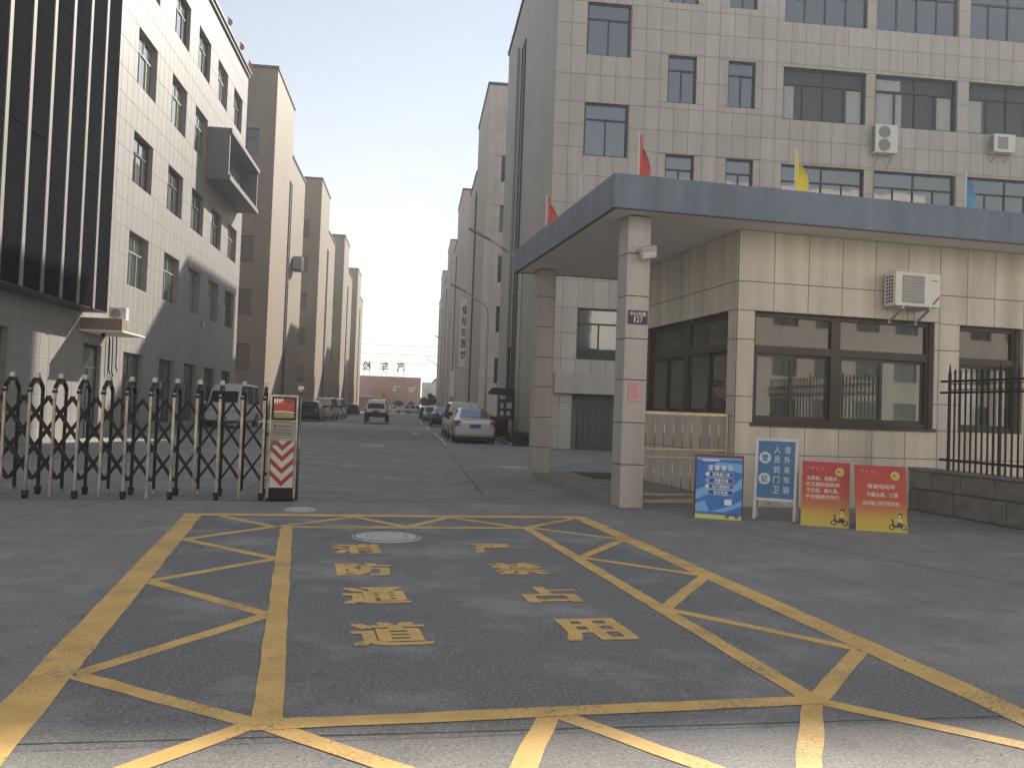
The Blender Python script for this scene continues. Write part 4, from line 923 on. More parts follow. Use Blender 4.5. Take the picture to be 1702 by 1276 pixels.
pq([(.43, .055), (.58, .055), (.57, .085), (.47, .08)], m_pdk, -.0042); pq([(.40, .20), (.50, .205), (.50, .285), (.40, .28)], m_pwh, -.004)
b.build('print', o, Mb, fix=False)
for i, ch in enumerate('温馨提示'): text(ch, o, Mb @ Matrix.Translation((.195 + i * .092, -.004, .725)), .07, .078, m_pwh, bold=.03)
for s_, z in (('请佩戴口罩', .63), ('测量体温', .545), ('出示健康码', .46), ('配合检查', .375)): line_of_text(s_, o, Mb @ Matrix.Translation((.345, -.004, z)), .05 * len(s_), .046, m_pwh)

o, M, Mb = board((4.86, 12.02), None, -30.5, 8, 'blue notice board in a white A frame telling visitors to register'); w_, h_ = .59, 1.17
for x in (0, w_ - .042): bx('leg', o, Mb, (x, -.012, .005, x + .042, .012, h_), m_whitem, .004)
for z in (h_ - .045, .27): bx('frame_rail', o, Mb, (.042, -.0115, z, w_ - .042, .0115, z + .042), m_whitem, .003)
bx('panel', o, Mb, (.042, -.004, .312, w_ - .042, .004, h_ - .045), mat('board_blue', (.045, .17, .36), .45, var=.08, scale=6)); Mr = M @ Matrix.Translation((0, .32, 0)) @ Matrix.Rotation(R_(8), 4, 'X')
for x in (0, w_ - .035): bx('rear_leg', o, Mr, (x, -.01, .005, x + .035, .01, h_ - .02), m_whitem)
bx('rear_rail', o, Mr, (.035, -.009, .3, w_ - .035, .009, .335), m_whitem)
m_txt = mat('faded_white_print', (.62, .66, .70), .6, var=.08, scale=20)
for i, ch in enumerate('请外来车辆'): text(ch, o, Mb @ Matrix.Translation((.445, -.006, 1.005 - i * .142)), .085, .105, m_txt, bold=.012)
for i, ch in enumerate('人员到门卫'): text(ch, o, Mb @ Matrix.Translation((.305, -.006, 1.005 - i * .142)), .085, .105, m_txt, bold=.012)
b = B(); b.disc((.14, -.006, .885), .083, m_txt, 28); b.disc((.14, -.006, .585), .083, m_txt, 28); b.build('disc', o, Mb, fix=False)
for ch, z in (('登', .885), ('记', .585)): text(ch, o, Mb @ Matrix.Translation((.14, -.008, z)), .09, .095, MATS['board_blue'], bold=.03)

def red_board(p0, ang, w_, h_, label, rows_, hx):
    o, M, Mb = board(p0, None, ang, 14, label, group='red and yellow traffic notice boards'); prop(o, M, w_, h_, 14)
    bx('panel', o, Mb, (0, 0, 0, w_, .018, h_), gradient_mat('red_yellow_print', [(0, (.56, .47, .09)), (.16, (.55, .40, .09)), (.34, (.50, .19, .07)), (.5, (.48, .10, .065)), (1, (.46, .065, .065))], 0, .88))
    for i, ch in enumerate('交警提示'): text(ch, o, Mb @ Matrix.Translation((.075 + hx + i * .062, -.003, h_ - .085 - .004 * i)), .042, .045, mat('orange_print', (.66, .30, .14), .6, var=0), bold=.01, shear=.2)
    b = B(); b.disc((w_ - .13, -.003, h_ - .13), .058, m_pye, 22); b.disc((w_ - .13, -.0035, h_ - .13), .046, mat('badge_green', (.50, .50, .08), .5, var=.1, scale=60), 20); b.disc((w_ - .145, -.004, h_ - .128), .014, m_ink, 10)
    # scooter rider pictogram
    cx, cz = w_ - .12, .085
    for dx in (-.075, .075): b.disc((cx + dx, -.003, cz - .02), .036, mat('pict_brown', (.16, .06, .03), .6, var=0), 18); b.disc((cx + dx, -.0035, cz - .02), .018, m_pye, 12)
    pp_ = lambda pts, m, y=-.004: b.poly([(cx + x, y, cz + z) for x, z in pts], m)
    pp_([(-.07, .0), (-.03, -.02), (.06, -.02), (.07, .03), (.02, .035), (.0, .005), (-.04, .01), (-.055, .07), (-.07, .07)], m_ink); pp_([(-.09, .075), (-.04, .07), (-.04, .08), (-.088, .085)], m_ink, -.0045)
    pp_([(.0, .035), (.05, .035), (.06, .10), (.03, .12), (.0, .08), (-.045, .085), (-.045, .072), (.005, .065)], m_pye, -.005); pp_([(-.02, .0), (.0, -.005), (.02, .03), (.045, .035), (.04, .05), (.0, .045)], m_pdk, -.0055)
    b.disc((cx + .035, -.005, cz + .145), .026, m_ink, 14); b.disc((cx + .028, -.0055, cz + .132), .014, m_soffit, 12)
    b.build('print', o, Mb, fix=False)
    m_w = mat('cream_print', (.72, .56, .52), .6, var=0)
    for s_, x, z, n, hh in rows_: line_of_text(s_, o, Mb @ Matrix.Translation((x, -.002, z)), n, hh, m_w, bold=.025)
red_board((5.32, 11.46), -27, .617, .89, 'red to yellow traffic notice board with four lines of text', [('出事故，接触多，', .29, .66, .46, .058), ('交叉感染添麻烦', .27, .575, .44, .058), ('守交规、戴头盔、', .29, .49, .46, .058), ('平安健康伴你行', .27, .405, .44, .058)], 0)
red_board((5.89, 11.02), -17.3, .64, .88, 'red to yellow traffic notice board with three lines, rightmost sign', [('驾驶电动车', .33, .60, .36, .06), ('不戴头盔、口罩', .34, .49, .40, .058), ('违法载人的不得进出!', .34, .375, .50, .055)], .02)

# ================================================================== vehicles
def paint(name, col, metal=.3):
    return mat(name, col, .32, metal=metal, spec=.5, var=.05, scale=2, coat=.6)
m_silver = paint('silver_paint', (.46, .47, .48), .5); m_cwhite = paint('white_paint', (.66, .66, .64), .0); m_cblack = paint('black_paint', (.012, .013, .015), .2); m_cgrey = paint('grey_paint', (.11, .115, .12), .4); m_cgreen = paint('dark_green_paint', (.02, .035, .03), .3)
m_cblue = paint('dark_blue_paint', (.015, .02, .04), .2); m_champ = paint('champagne_paint', (.58, .57, .54), .4)
m_cglass = glass_dark('car_glass', (.010, .012, .014), -.02, (.22, .24, .27)); m_tint = mat('tinted_rear_glass', (.03, .03, .034), .25, spec=.3)
m_tail = mat('tail_lamp_red', (.13, .018, .014), .15, coat=.8, var=0); m_clearlamp = mat('lamp_clear', (.55, .55, .55), .1, coat=.8, var=0); m_plate = mat('plate_blue_car', (.03, .07, .30), .4, var=0); m_trim = mat('car_trim', (.02, .02, .022), .5); m_rim = mat('alloy', (.35, .35, .36), .35, metal=.7)
_wheels = {}
def car(name, label, loc, rz, st, pt, wheels, r_, glass_side, glass_top, cat='car', group=None, rear_glass=None, front_glass=None, lights=True, roof_rails=False, bumper=None, tail=None, head=None, plate_z=.62, ybk=None):
    """st: stations along the car from tail (-y) to nose: y, underside, belt, top, half width at belt, half width at top"""
    o = root(name, label, cat, T(*loc, rz), group); M = W(o); b = B(); n = 12; vs = []
    def ringp(s_):
        y, zl, zb, zt, hb, ht = s_; zm = zl + (zb - zl) * .55
        h = [(hb * .90, zl), (hb * .985, zl + (zb - zl) * .18), (hb, zm), (hb * .965, zb), (ht, zt - .05), (ht * .78, zt)]
        return [(x, y, z) for x, z in h] + [(-x, y, z) for x, z in h[::-1]]
    for s_ in st: vs += ringp(s_)
    fs = [(i * n + k, i * n + (k + 1) % n, (i + 1) * n + (k + 1) % n, (i + 1) * n + k) for i in range(len(st) - 1) for k in range(n)]
    b.add(vs, fs, pt, True); k0 = (len(st) - 1) * n
    b.f += [list(range(n))[::-1], list(range(k0, k0 + n))]; b.mi += [0, 0]; b.sm += [True, True]
    me = b.mesh('body'); bo = ob('body', me, o)
    md = bo.modifiers.new('bevel', 'BEVEL'); md.width = .035; md.segments = 2; md.limit_method = 'ANGLE'; md.angle_limit = R_(28)
    wn = bo.modifiers.new('normals', 'WEIGHTED_NORMAL'); wn.keep_sharp = False
    def pane(P, shr, nm, m=None):
        P = [Vector(p) for p in P]; c = sum(P, Vector()) / len(P); nn = (P[1] - P[0]).cross(P[-1] - P[0])
        if nn.length < 1e-6: nn = (P[2] - P[1]).cross(P[0] - P[1])
        nn.normalize()
        if nn.dot(c - Vector((0, 0, .8))) < 0: nn = -nn
        q = [c + (p - c) * shr + nn * .012 for p in P]; B().poly(q, m or m_cglass).build(nm, o, fix=False)
    for (i, j) in glass_side:
        for sg in (0, 1):
            g = lambda i_, k_: ringp(st[i_])[k_ if not sg else 11 - k_]
            pane([g(i, 3), g(j, 3), g(j, 4), g(i, 4)], .86, 'side_window')
    for (i, j, nm) in glass_top:
        a, c = ringp(st[i]), ringp(st[j]); lo, hi = (a, c) if a[5][2] < c[5][2] else (c, a)
        pane([(lo[4][0] * .98, lo[5][1], lo[5][2]), (-lo[4][0] * .98, lo[5][1], lo[5][2]), (-hi[4][0] * .92, hi[5][1], hi[5][2] - .01), (hi[4][0] * .92, hi[5][1], hi[5][2] - .01)], .93, nm)
    yt, yn = st[0][0], st[-1][0]
    if rear_glass: x, z0, z1, xt = rear_glass; y0 = yt - .015; dy = ybk or 0; B().poly([(-x, y0, z0), (x, y0, z0), (xt, y0 + dy, z1), (-xt, y0 + dy, z1)], m_tint).build('rear_window', o, fix=False)
    if front_glass: x, z0, z1, xt, dy = front_glass; y0 = yn + .015; B().poly([(-x, y0, z0), (x, y0, z0), (xt, y0 - dy, z1), (-xt, y0 - dy, z1)], m_cglass).build('windscreen', o, fix=False)
    hb = max(s_[4] for s_ in st)
    key = (round(r_, 3), round(hb, 2))
    if key not in _wheels:
        t = B(); t.tube([(-.09, 0, 0), (-.105, 0, 0), (.105, 0, 0), (.09, 0, 0)], r_, m_rubber, 22); q = B(); q.tube([(-.112, 0, 0), (.112, 0, 0)], r_ * .62, m_rim, 16); q.tube([(-.118, 0, 0), (.118, 0, 0)], r_ * .18, m_trim, 10)
        for k in range(5): a = k * 2 * math.pi / 5; q.bar((0, r_ * .2 * math.cos(a), r_ * .2 * math.sin(a)), (0, r_ * .58 * math.cos(a), r_ * .58 * math.sin(a)), .234, r_ * .09, m_trim, (1, 0, 0))
        a = B(); a.tube([(-.02, 0, .02), (.02, 0, .02)], r_ + .06, m_trim, 22)
        _wheels[key] = (t.mesh('wheel'), q.mesh('rim'), a.mesh('wheel_arch'))
    t, q, a = _wheels[key]
    for y in wheels:
        for sg in (-1, 1):
            ob('wheel_arch', a, o, M @ Matrix.Translation((sg * (hb - .018), y, r_)))
            w__ = ob('wheel', t, o, M @ Matrix.Translation((sg * (hb - .10), y, r_))); ob('rim', q, w__, W(w__))
    if tail:
        x0, x1, z0, z1 = tail
        for sg in (-1, 1):
            c = B(); c.box(sg * x0 if sg > 0 else -x1, yt - .02, z0, sg * x1 if sg > 0 else -x0, yt + .14, z1, m_tail); k = (x1 - x0) * .38
            xa, xb = sorted((sg * (x0 + .02), sg * (x0 + k + .02))); c.box(xa, yt - .026, z0 + .03, xb, yt - .018, z0 + (z1 - z0) * .5, m_clearlamp); c.build('tail_light', o, None, .015)
    if head:
        x0, x1, z0, z1 = head
        for sg in (-1, 1):
            xa, xb = sorted((sg * x0, sg * x1)); B().box(xa, yn - .12, z0, xb, yn + .015, z1, m_clearlamp).build('headlight', o, None, .015)
    if plate_z: 
        B().box(-.23, yt - .035, plate_z - .075, .23, yt - .02, plate_z + .075, m_plate).build('number_plate', o)
        B().box(-.23, yn + .01, .45, .23, yn + .025, .59, m_plate).build('number_plate', o)
    if bumper:
        z0, z1, m, dy = bumper; c = B(); c.box(-hb * .93, yt - dy, z0, hb * .93, yt + .1, z1, m); c.build('rear_bumper', o, None, .03)
    for sg in (-1, 1):
        i = max((k for k in range(len(st)) if st[k][3] - st[k][2] > .2), default=1); y = st[i][0] + .1; z = st[i][2] + .06; xm = st[i][4]
        c = B(); xa, xb = sorted((sg * (xm + .02), sg * (xm + .2))); c.box(xa, y - .05, z, xb, y + .06, z + .14, m_trim if pt is not m_cwhite else pt); c.bar((sg * (xm - .05), y, z + .03), (sg * (xm + .06), y, z + .05), .04, .04, m_trim); c.build('mirror', o, None, .015)
    if roof_rails:
        i = [k for k in range(len(st)) if st[k][3] - st[k][2] > .3]; a, c_ = st[i[0]], st[i[-1]]; c = B()
        for sg in (-1, 1): c.bar((sg * a[5] * .8, a[0] + .2, a[3] + .05), (sg * a[5] * .8, c_[0] - .1, c_[3] + .05), .035, .04, m_trim); 
        for t_ in (.15, .5, .85): y = a[0] + (c_[0] - a[0]) * t_; c.bar((-a[5] * .8, y, a[3] + .06), (a[5] * .8, y, a[3] + .06), .035, .03, m_trim)
        c.build('roof_rack', o)
    B().box(-hb * .7, yt + .3, st[2][1] - .06, hb * .7, yn - .3, .62, m_trim).build('chassis', o)
    return o
sedan = [(-2.30, .36, .78, .84, .76, .66), (-2.24, .27, .96, 1.02, .84, .70), (-1.72, .22, .98, 1.05, .87, .66), (-.92, .2, .96, 1.43, .875, .56), (-.25, .2, .95, 1.465, .88, .575), (.45, .2, .94, 1.42, .88, .56), (1.25, .2, .93, .99, .87, .70), (2.05, .24, .80, .86, .83, .66), (2.32, .32, .60, .68, .70, .58)]
sed_side = [(3, 4), (4, 5)]; sed_top = [(2, 3, 'rear_window'), (5, 6, 'windscreen')]
suv = [(-2.28, .68, 1.12, 1.74, .84, .58), (-2.2, .62, 1.14, 1.86, .88, .61), (-1.1, .60, 1.14, 1.89, .89, .63), (.0, .60, 1.13, 1.89, .89, .63), (.62, .60, 1.12, 1.84, .89, .61), (1.18, .60, 1.11, 1.17, .88, .72), (2.1, .62, 1.04, 1.10, .85, .70), (2.32, .68, .90, .95, .78, .64)]
mpv = [(-2.22, .40, 1.0, 1.55, .84, .64), (-2.12, .26, 1.02, 1.70, .88, .68), (-1.1, .22, 1.02, 1.74, .89, .70), (.0, .22, 1.0, 1.74, .89, .70), (.65, .22, .99, 1.68, .89, .68), (1.45, .22, .98, 1.04, .88, .74), (2.05, .26, .86, .92, .84, .66), (2.25, .34, .66, .72, .74, .6)]
hatch = [(-2.0, .38, .92, 1.30, .80, .60), (-1.9, .26, .98, 1.44, .85, .62), (-1.0, .2, .97, 1.52, .86, .62), (-.1, .2, .96, 1.53, .86, .62), (.5, .2, .95, 1.46, .86, .6), (1.25, .2, .94, 1.0, .85, .68), (1.85, .24, .82, .88, .81, .62), (2.05, .32, .62, .68, .7, .55)]
van = [(-2.0, .45, 1.05, 1.78, .80, .64), (-1.9, .32, 1.06, 1.92, .83, .66), (-.9, .3, 1.06, 1.97, .84, .67), (.3, .3, 1.05, 1.96, .84, .67), (.9, .3, 1.04, 1.88, .84, .66), (1.55, .3, 1.02, 1.10, .83, .70), (2.0, .34, .88, .94, .78, .62)]
bus = [(-2.5, .45, 1.15, 2.12, .86, .70), (-2.4, .34, 1.16, 2.26, .89, .72), (-1.0, .32, 1.16, 2.30, .90, .74), (.6, .32, 1.15, 2.30, .90, .74), (1.45, .32, 1.14, 2.22, .90, .70), (1.78, .32, 1.13, 1.90, .90, .76), (2.2, .32, 1.12, 1.28, .89, .76), (2.46, .40, .92, 1.0, .84, .70)]
car('parked_car', 'silver sedan parked nearest at the right kerb', (2.47, 37.75, 0), R_(1.5), sedan, m_silver, (-1.35, 1.35), .31, sed_side, sed_top, tail=(.60, .82, .72, .92), head=(.45, .76, .6, .76), plate_z=.72, group='cars parked along the right kerb')
car('parked_car', 'pale people carrier parked right behind the silver sedan', (2.4, 43.6, 0), R_(1), mpv, m_cwhite, (-1.35, 1.4), .33, [(1, 2), (2, 3), (3, 4)], [(4, 5, 'windscreen')], tail=(.62, .82, .9, 1.25), rear_glass=(.68, 1.08, 1.60, .56), ybk=.07, head=(.5, .8, .7, .9), group='cars parked along the right kerb')
car('parked_car', 'black sedan third in the row at the right kerb', (2.15, 66, 0), R_(0), sedan, m_cblack, (-1.35, 1.35), .31, sed_side, sed_top, tail=(.55, .8, .7, .9), head=(.45, .76, .6, .76), group='cars parked along the right kerb')
car('parked_car', 'dark grey hatchback with pale bonnet further along the right kerb', (1.75, 84, 0), math.pi, hatch, m_cgrey, (-1.25, 1.3), .3, [(1, 2), (2, 3), (3, 4)], [(4, 5, 'windscreen')], tail=(.6, .8, .85, 1.1), head=(.42, .74, .62, .82), group='cars parked along the right kerb')
car('parked_car', 'dark blue car farthest along the right kerb', (1.55, 100, 0), 0, hatch, m_cblue, (-1.25, 1.3), .3, [(1, 2), (2, 3), (3, 4)], [(4, 5, 'windscreen')], tail=(.6, .8, .85, 1.1), rear_glass=(.6, .98, 1.38, .52), ybk=.05, group='cars parked along the right kerb')
car('off_road_vehicle', 'white off road vehicle with black bumper driving away down the street', (-2.82, 69.6, 0), R_(0), suv, m_cwhite, (-1.35, 1.4), .42, [(1, 2), (2, 3), (3, 4)], [(4, 5, 'windscreen')], rear_glass=(.66, 1.18, 1.70, .52), ybk=.02, tail=(.74, .87, .90, 1.14), roof_rails=True, bumper=(.56, .90, m_trim, .14), plate_z=.98, cat='off road car')
car('minibus', 'white minibus with dark windows parked beside the white office building', (-9.45, 47.6, 0), R_(180 - 2), [tuple([s_[0]] + list(s_[1:])) for s_ in bus], m_cwhite, (-1.5, 1.5), .34, [(1, 2), (2, 3), (3, 4)], [(5, 6, 'windscreen')], head=(.5, .82, .78, .98), cat='minibus')
car('parked_car', 'black hatchback seen from behind, nearest on the left side', (-8.0, 70.2, 0), R_(0), [tuple([s_[0] * 1.08, s_[1], s_[2] * 1.06, s_[3] * 1.08] + list(s_[4:])) for s_ in hatch], m_cgreen, (-1.35, 1.4), .34, [(1, 2), (2, 3), (3, 4)], [(4, 5, 'windscreen')], rear_glass=(.62, 1.04, 1.40, .56), ybk=.06, tail=(.55, .84, .82, 1.05), group='cars parked on the left side')
car('small_van', 'pale silver small van parked on the left behind a black car', (-7.6, 78.6, 0), R_(-4), van, m_champ, (-1.2, 1.25), .3, [(1, 2), (2, 3), (3, 4)], [(4, 5, 'windscreen')], rear_glass=(.6, 1.12, 1.72, .54), ybk=.08, tail=(.66, .8, .8, 1.3), cat='van', group='cars parked on the left side')
car('small_van', 'white small van half hidden behind the silver one', (-7.4, 85.5, 0), R_(-3), van, m_cwhite, (-1.2, 1.25), .3, [(1, 2), (2, 3), (3, 4)], [(4, 5, 'windscreen')], rear_glass=(.6, 1.12, 1.72, .54), ybk=.08, tail=(.66, .8, .8, 1.3), cat='van', group='cars parked on the left side')
car('parked_car', 'dark car parked by the last tan block far down on the left', (-8.2, 121, 0), 0, hatch, m_cblue, (-1.25, 1.3), .3, [(1, 2), (2, 3), (3, 4)], [(4, 5, 'windscreen')], rear_glass=(.6, .98, 1.38, .52), ybk=.05, tail=(.6, .8, .85, 1.1), group='cars parked on the left side')
car('parked_car', 'white sedan parked crosswise before the pink building', (-4.2, 174, 0), PI2, sedan, m_cwhite, (-1.35, 1.35), .31, sed_side, sed_top, group='cars parked across the street end')
car('parked_car', 'silver people carrier parked crosswise before the pink building', (.4, 175, 0), -PI2, mpv, m_silver, (-1.35, 1.4), .33, [(1, 2), (2, 3), (3, 4)], [(4, 5, 'windscreen')], group='cars parked across the street end')

# ================================================================== street furniture along the right
def lamp(x, y, top, reach, rise, label):
    o = root('street_lamp', label, 'street lamp', T(x, y), 'street lamps along the right kerb'); M = W(o)
    pts = [(0, 0, 0), (0, 0, top * .5), (0, 0, top)]
    for k in range(1, 8):
        a = k / 7 * R_(72); pts.append((-.9 * (1 - math.cos(a)), 0, top + .95 * math.sin(a)))
    e = Vector(pts[-1]); tip = Vector((-reach * .62, 0, top + rise * .78))
    B().tube(pts, .085, m_lamp, 10, .05).build('pole', o, M); B().tube([e, tip], .045, m_lamp, 8, .04).build('arm', o, M)
    d = (tip - e).normalized(); c = B(); c.bar(tip - d * .05, Vector((-reach, 0, top + rise)), .28, .07, m_greyp); c.bar(tip + Vector((0, 0, -.045)), Vector((-reach + .1, 0, top + rise - .05)), .2, .02, m_coping); c.build('lamp_head', o, M, .01)
    B().cyl((0, 0, 0), (0, 0, .35), .13, m_lamp, 12).build('base', o, M)
lamp(4.5, 38.2, 7.5, 2.4, 1.85, 'tall grey street lamp standing right of the silver sedan')
lamp(4.42, 54, 7.2, 2.4, 1.9, 'street lamp with curved arm behind the silver sedan')
lamp(4.2, 91, 7.0, 2.3, 1.9, 'street lamp beside the vertical banner')
lamp(4.0, 135, 7.0, 2.3, 1.9, 'farthest street lamp near the pink building')
# planting strip with kerb
kb2 = tag(bpy.data.objects.new('kerb', None), kind='structure'); put(kb2, None, T(3.9, 40))
for i in range(36): ob('kerb_stone', B().box(0, 0, 0, .12, .985, .12, m_kerb).mesh('kerb_stone') if i == 0 else bpy.data.meshes['kerb_stone.006' if 'kerb_stone.006' in bpy.data.meshes else 'kerb_stone'], kb2, T(3.85, 34.6 + i))
b = B(); b.box(3.98, 34.6, 0, 4.98, 70, .09, mat('soil', (.06, .045, .03), .95, var=.3, scale=10)); tag(b.build('planting_bed', None), kind='structure')
def hedge(x0, y0, x1, y1, h_, n, label, group=None, m=None, size=.05):
    o = root('hedge', label, 'hedge', T((x0 + x1) / 2, (y0 + y1) / 2), group)
    b = B(); random.seed(int(y0 * 10))
    for _ in range(n // 6):
        c = Vector((random.uniform(x0, x1), random.uniform(y0, y1), 0)); rr = random.uniform(.12, .3) * h_ / .6; hh = h_ * random.uniform(.6, 1.05)
        leaves(b, 6, (c.x - rr, c.y - rr, .05, c.x + rr, c.y + rr, hh), size, m or m_leaf)
    tag(b.build('foliage', o, Matrix(), fix=False), kind='stuff')
    c = B()
    for _ in range(16): x, y = random.uniform(x0 + .1, x1 - .1), random.uniform(y0, y1); c.tube([(x, y, 0), (x + random.uniform(-.1, .1), y, h_ * .7)], .012, m_bark, 5)
    c.build('stem', o, Matrix())
hedge(4.05, 34.8, 4.9, 37.6, .55, 1500, 'low clipped hedge at the foot of the nearest street lamp', 'hedges along the right kerb')
hedge(4.05, 45.6, 4.9, 49, .6, 1200, 'low hedge beyond the notice shelter', 'hedges along the right kerb')
hedge(-10.5, 86.5, -9.2, 94, .9, 1600, 'dark hedge at the foot of the second tan block', 'hedges on the left side', size=.09)
hedge(-10.5, 118, -8.8, 124, 1.1, 1600, 'dark hedge far down the street on the left', 'hedges on the left side', size=.12)
# notice shelter
ns = root('notice_shelter', 'dark roofed notice shelter with pinned papers beside the street lamp', 'notice board', T(4.4, 42.5)); Mn = T(3.75, 42.5)
B().prism([(-.1, 2.18), (1.35, 2.1), (1.35, 2.2), (1.2, 2.44), (.05, 2.5), (-.15, 2.28)], -.35, .35, mat('shelter_roof', (.035, .035, .038), .5), 'y').build('roof', ns, Mn)
for x in (.35, 1.1): bx('post', ns, Mn, (x, -.04, 0, x + .07, .04, 2.2), m_iron)
bx('board', ns, Mn, (.42, -.02, .95, 1.1, .02, 1.95), m_coping)
random.seed(4)
for i in range(4): x = .46 + (i % 2) * .32; z = 1.15 + (i // 2) * .36; ob('paper', B().box(x, -.028, z, x + random.uniform(.16, .26), -.022, z + random.uniform(.2, .32), m_curtain).mesh('paper'), ns, Mn)
o = root('cable_pole', 'slim dark pole rising behind the notice shelter', 'pole', T(4.72, 44)); B().cyl((0, 0, 0), (0, 0, 4.5), .06, m_iron, 10).tube([(0, 0, 4.5), (0, 0, 4.62)], .09, m_iron, 10, .03).build('pole', o); B().box(-.1, -.12, 1.4, .1, -.05, 1.9, m_iron).build('box', o)
rb = root('waste_bin', 'red waste bin behind the silver sedan', 'bin', T(4.55, 46.5)); c = B(); mrb = mat('bin_red', (.17, .025, .03), .5)
c.prism([(-.28, .06), (.28, .06), (.34, .98), (-.34, .98)], -.3, .3, mrb, 'y'); c.build('body', rb, None, .02); B().box(-.37, -.33, .985, .37, .33, 1.05, mrb).build('lid', rb, None, .02)
for x in (-.22, .22): ob('wheel', B().cyl((x - .03, .25, .07), (x + .03, .25, .07), .07, m_rubber, 12).mesh('wheel'), rb)
# banner on the third block and small white banner
bn = root('wall_banner', 'long pale vertical banner with five black characters on the grey block', 'banner', T(5.3, 102.4, 6)); m_ban = mat('banner_cloth', (.58, .57, .58), .8, var=.05)
xb0 = 4.95
bx('cloth', bn, T(xb0, 102.42, 6.2), (0, -.05, 0, 1.45, -.02, 8.2), m_ban)
for i, ch in enumerate('堡瑞莎服饰'): text(ch, bn, T(xb0 + .74, 102.36, 13.0 - i * 1.32), .95, 1.0, m_iron, bold=.02)
c = B(); c.quad((xb0 + .35, 102.362, 6.55), (xb0 + .85, 102.362, 6.55), (xb0 + .85, 102.362, 6.95), (xb0 + .35, 102.362, 6.95), m_iron); c.build('mark', bn, fix=False)
wb = root('hanging_banner', 'small white vertical banner on a post beyond the people carrier', 'banner', T(4.35, 97)); bx('cloth', wb, T(3.95, 97), (0, 0, 2.7, .5, .03, 5.6), m_whitep); B().cyl((4.5, 97.02, 0), (4.5, 97.02, 5.7), .04, m_lamp, 8).build('post', wb, Matrix())
# cables across the street end
for i, (z, l) in enumerate(((14.6, 'thin power cable across the sky, uppermost'), (12.7, 'thin power cable across the sky, middle'), (10.9, 'thin power cable across the sky, lowest just above the roof characters'))):
    pts = [(-40 + k * 6, 184, z - .5 * math.sin(math.pi * k / 12)) for k in range(13)]
    tag(B().tube(pts, .035, m_greyp, 5).build('power_cable'), l, 'cable', 'power cables across the street end')
def tree(x, y, h_, r_, label, n=900, m=None, size=.22):
    o = root('tree', label, 'tree', T(x, y), 'far trees at the street end'); random.seed(int(x * 7 + y)); c = B()
    c.tube([(0, 0, 0), (.05, 0, h_ * .3), (0, .05, h_ * .6)], .12, m_bark, 7, .05)
    for k in range(5): a = k * 1.3; c.tube([(0, 0, h_ * (.3 + .06 * k)), (r_ * .6 * math.cos(a), r_ * .6 * math.sin(a), h_ * (.55 + .06 * k))], .05, m_bark, 5, .02)
    c.build('trunk', o); b = B()
    for k in range(26):
        a, e, rr = random.uniform(0, 6.28), random.uniform(-.6, 1.3), r_ * random.uniform(.3, .95); c0 = (rr * math.cos(a) * math.cos(e), rr * math.sin(a) * math.cos(e), h_ * .66 + rr * math.sin(e) * h_ / (3.2 * r_)); q = r_ * random.uniform(.18, .36)
        leaves(b, n // 26, (c0[0] - q, c0[1] - q, c0[2] - q, c0[0] + q, c0[1] + q, c0[2] + q), size, m or m_leaf2)
    tag(b.build('crown', o, fix=False), kind='stuff')
tree(2.6, 186, 3.6, 1.5, 'small dark tree right of the pink building'); tree(-3.2, 184, 2.6, 1.1, 'low bush like tree before the pink building windows'); tree(-.6, 185, 2.4, 1.0, 'low dark tree between the cars and the pink wall'); tree(3.6, 178, 4.2, 1.3, 'dark tree beside the far shed')

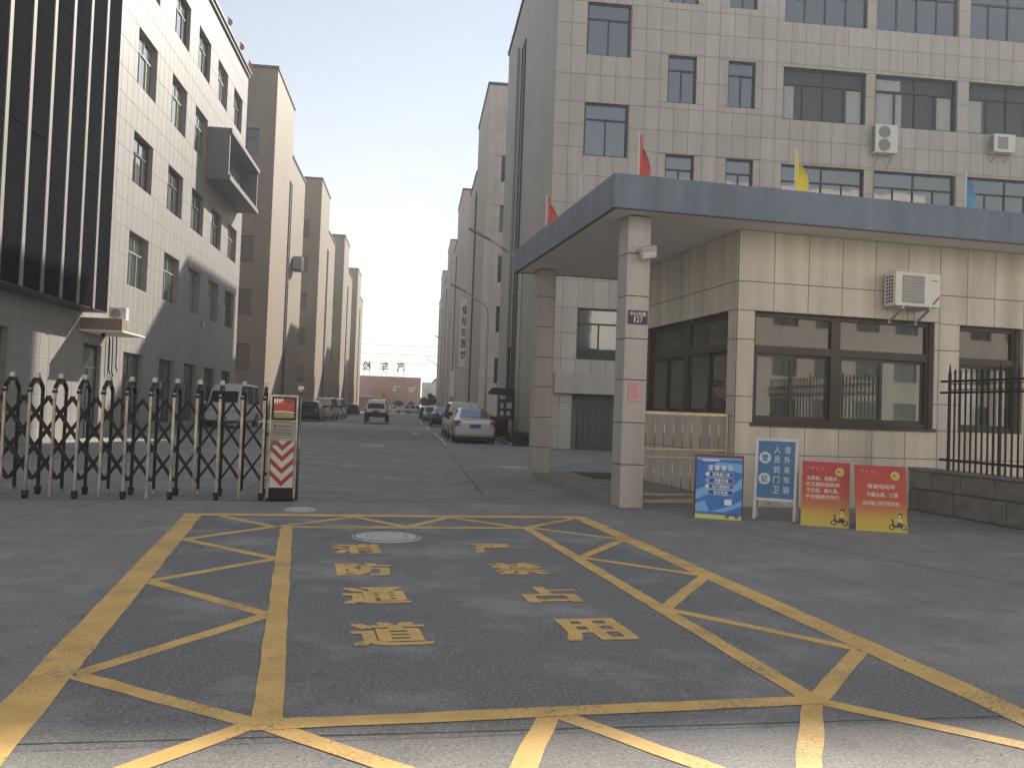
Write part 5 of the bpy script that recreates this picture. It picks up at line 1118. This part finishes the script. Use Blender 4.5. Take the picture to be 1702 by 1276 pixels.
# ================================================================== guard inside the gatehouse
def person(M, label):
    o = root('person', label, 'person', M); me = bpy.data.meshes.new('body')
    P = [((0, 0, .95), .15), ((0, 0, 1.15), .145), ((0, .0, 1.36), .155), ((0, .01, 1.47), .075), ((0, .0, 1.53), .06), ((0, -.02, 1.60), .085), ((0, -.015, 1.68), .095), ((0, -.01, 1.73), .07),
         ((.10, 0, .88), .10), ((.11, 0, .50), .07), ((.11, .02, .12), .05), ((.11, -.10, .05), .04), ((-.10, 0, .88), .10), ((-.11, 0, .50), .07), ((-.11, .02, .12), .05), ((-.11, -.10, .05), .04),
         ((.19, .01, 1.40), .065), ((.24, .03, 1.14), .05), ((.20, -.16, .98), .04), ((.17, -.24, .98), .035), ((-.19, .01, 1.40), .065), ((-.24, .03, 1.14), .05), ((-.20, -.16, .98), .04), ((-.17, -.24, .98), .035), ((0, -.115, 1.645), .02)]
    E_ = [(0, 1), (1, 2), (2, 3), (3, 4), (4, 5), (5, 6), (6, 7), (0, 8), (8, 9), (9, 10), (10, 11), (0, 12), (12, 13), (13, 14), (14, 15), (2, 16), (16, 17), (17, 18), (18, 19), (2, 20), (20, 21), (21, 22), (22, 23), (5, 24)]
    me.from_pydata([p for p, _ in P], E_, []); t = bpy.data.objects.new('t', me); COL.objects.link(t)
    sk = t.modifiers.new('s', 'SKIN'); t.modifiers.new('u', 'SUBSURF').levels = 2
    for i, (_, r_) in enumerate(P): me.skin_vertices[0].data[i].radius = (r_, r_ * (.8 if i < 3 else 1))
    me.skin_vertices[0].data[0].use_root = True
    bpy.context.view_layer.update(); m2 = bpy.data.meshes.new_from_object(t.evaluated_get(bpy.context.evaluated_depsgraph_get())); bpy.data.objects.remove(t)
    m_uni = mat('uniform_cloth', (.03, .033, .045), .85); m_skin = mat('skin', (.35, .2, .14), .6, var=0)
    m2.materials.clear(); m2.materials.append(m_uni); m2.materials.append(m_skin)
    for p in m2.polygons: p.use_smooth = True; c = p.center; p.material_index = 1 if c.z > 1.5 or (c.z > .9 and c.y < -.17 and abs(c.x) > .1) else 0
    ob('body', m2, o)
    c = B(); c.tube([(0, 0, 1.71), (0, -.01, 1.75), (0, -.015, 1.80)], .105, m_uni, 16, .115); c.tube([(0, -.015, 1.80), (0, -.015, 1.815)], .115, m_uni, 16, .05); c.prism([(-.08, 1.712), (.08, 1.712), (.06, 1.725), (-.06, 1.725)], -.2, -.08, m_iron, 'y'); c.build('cap', o)
person(G2(7.02, 14.55, .285, R_(-60)), 'guard in dark uniform and cap standing inside by the side window')
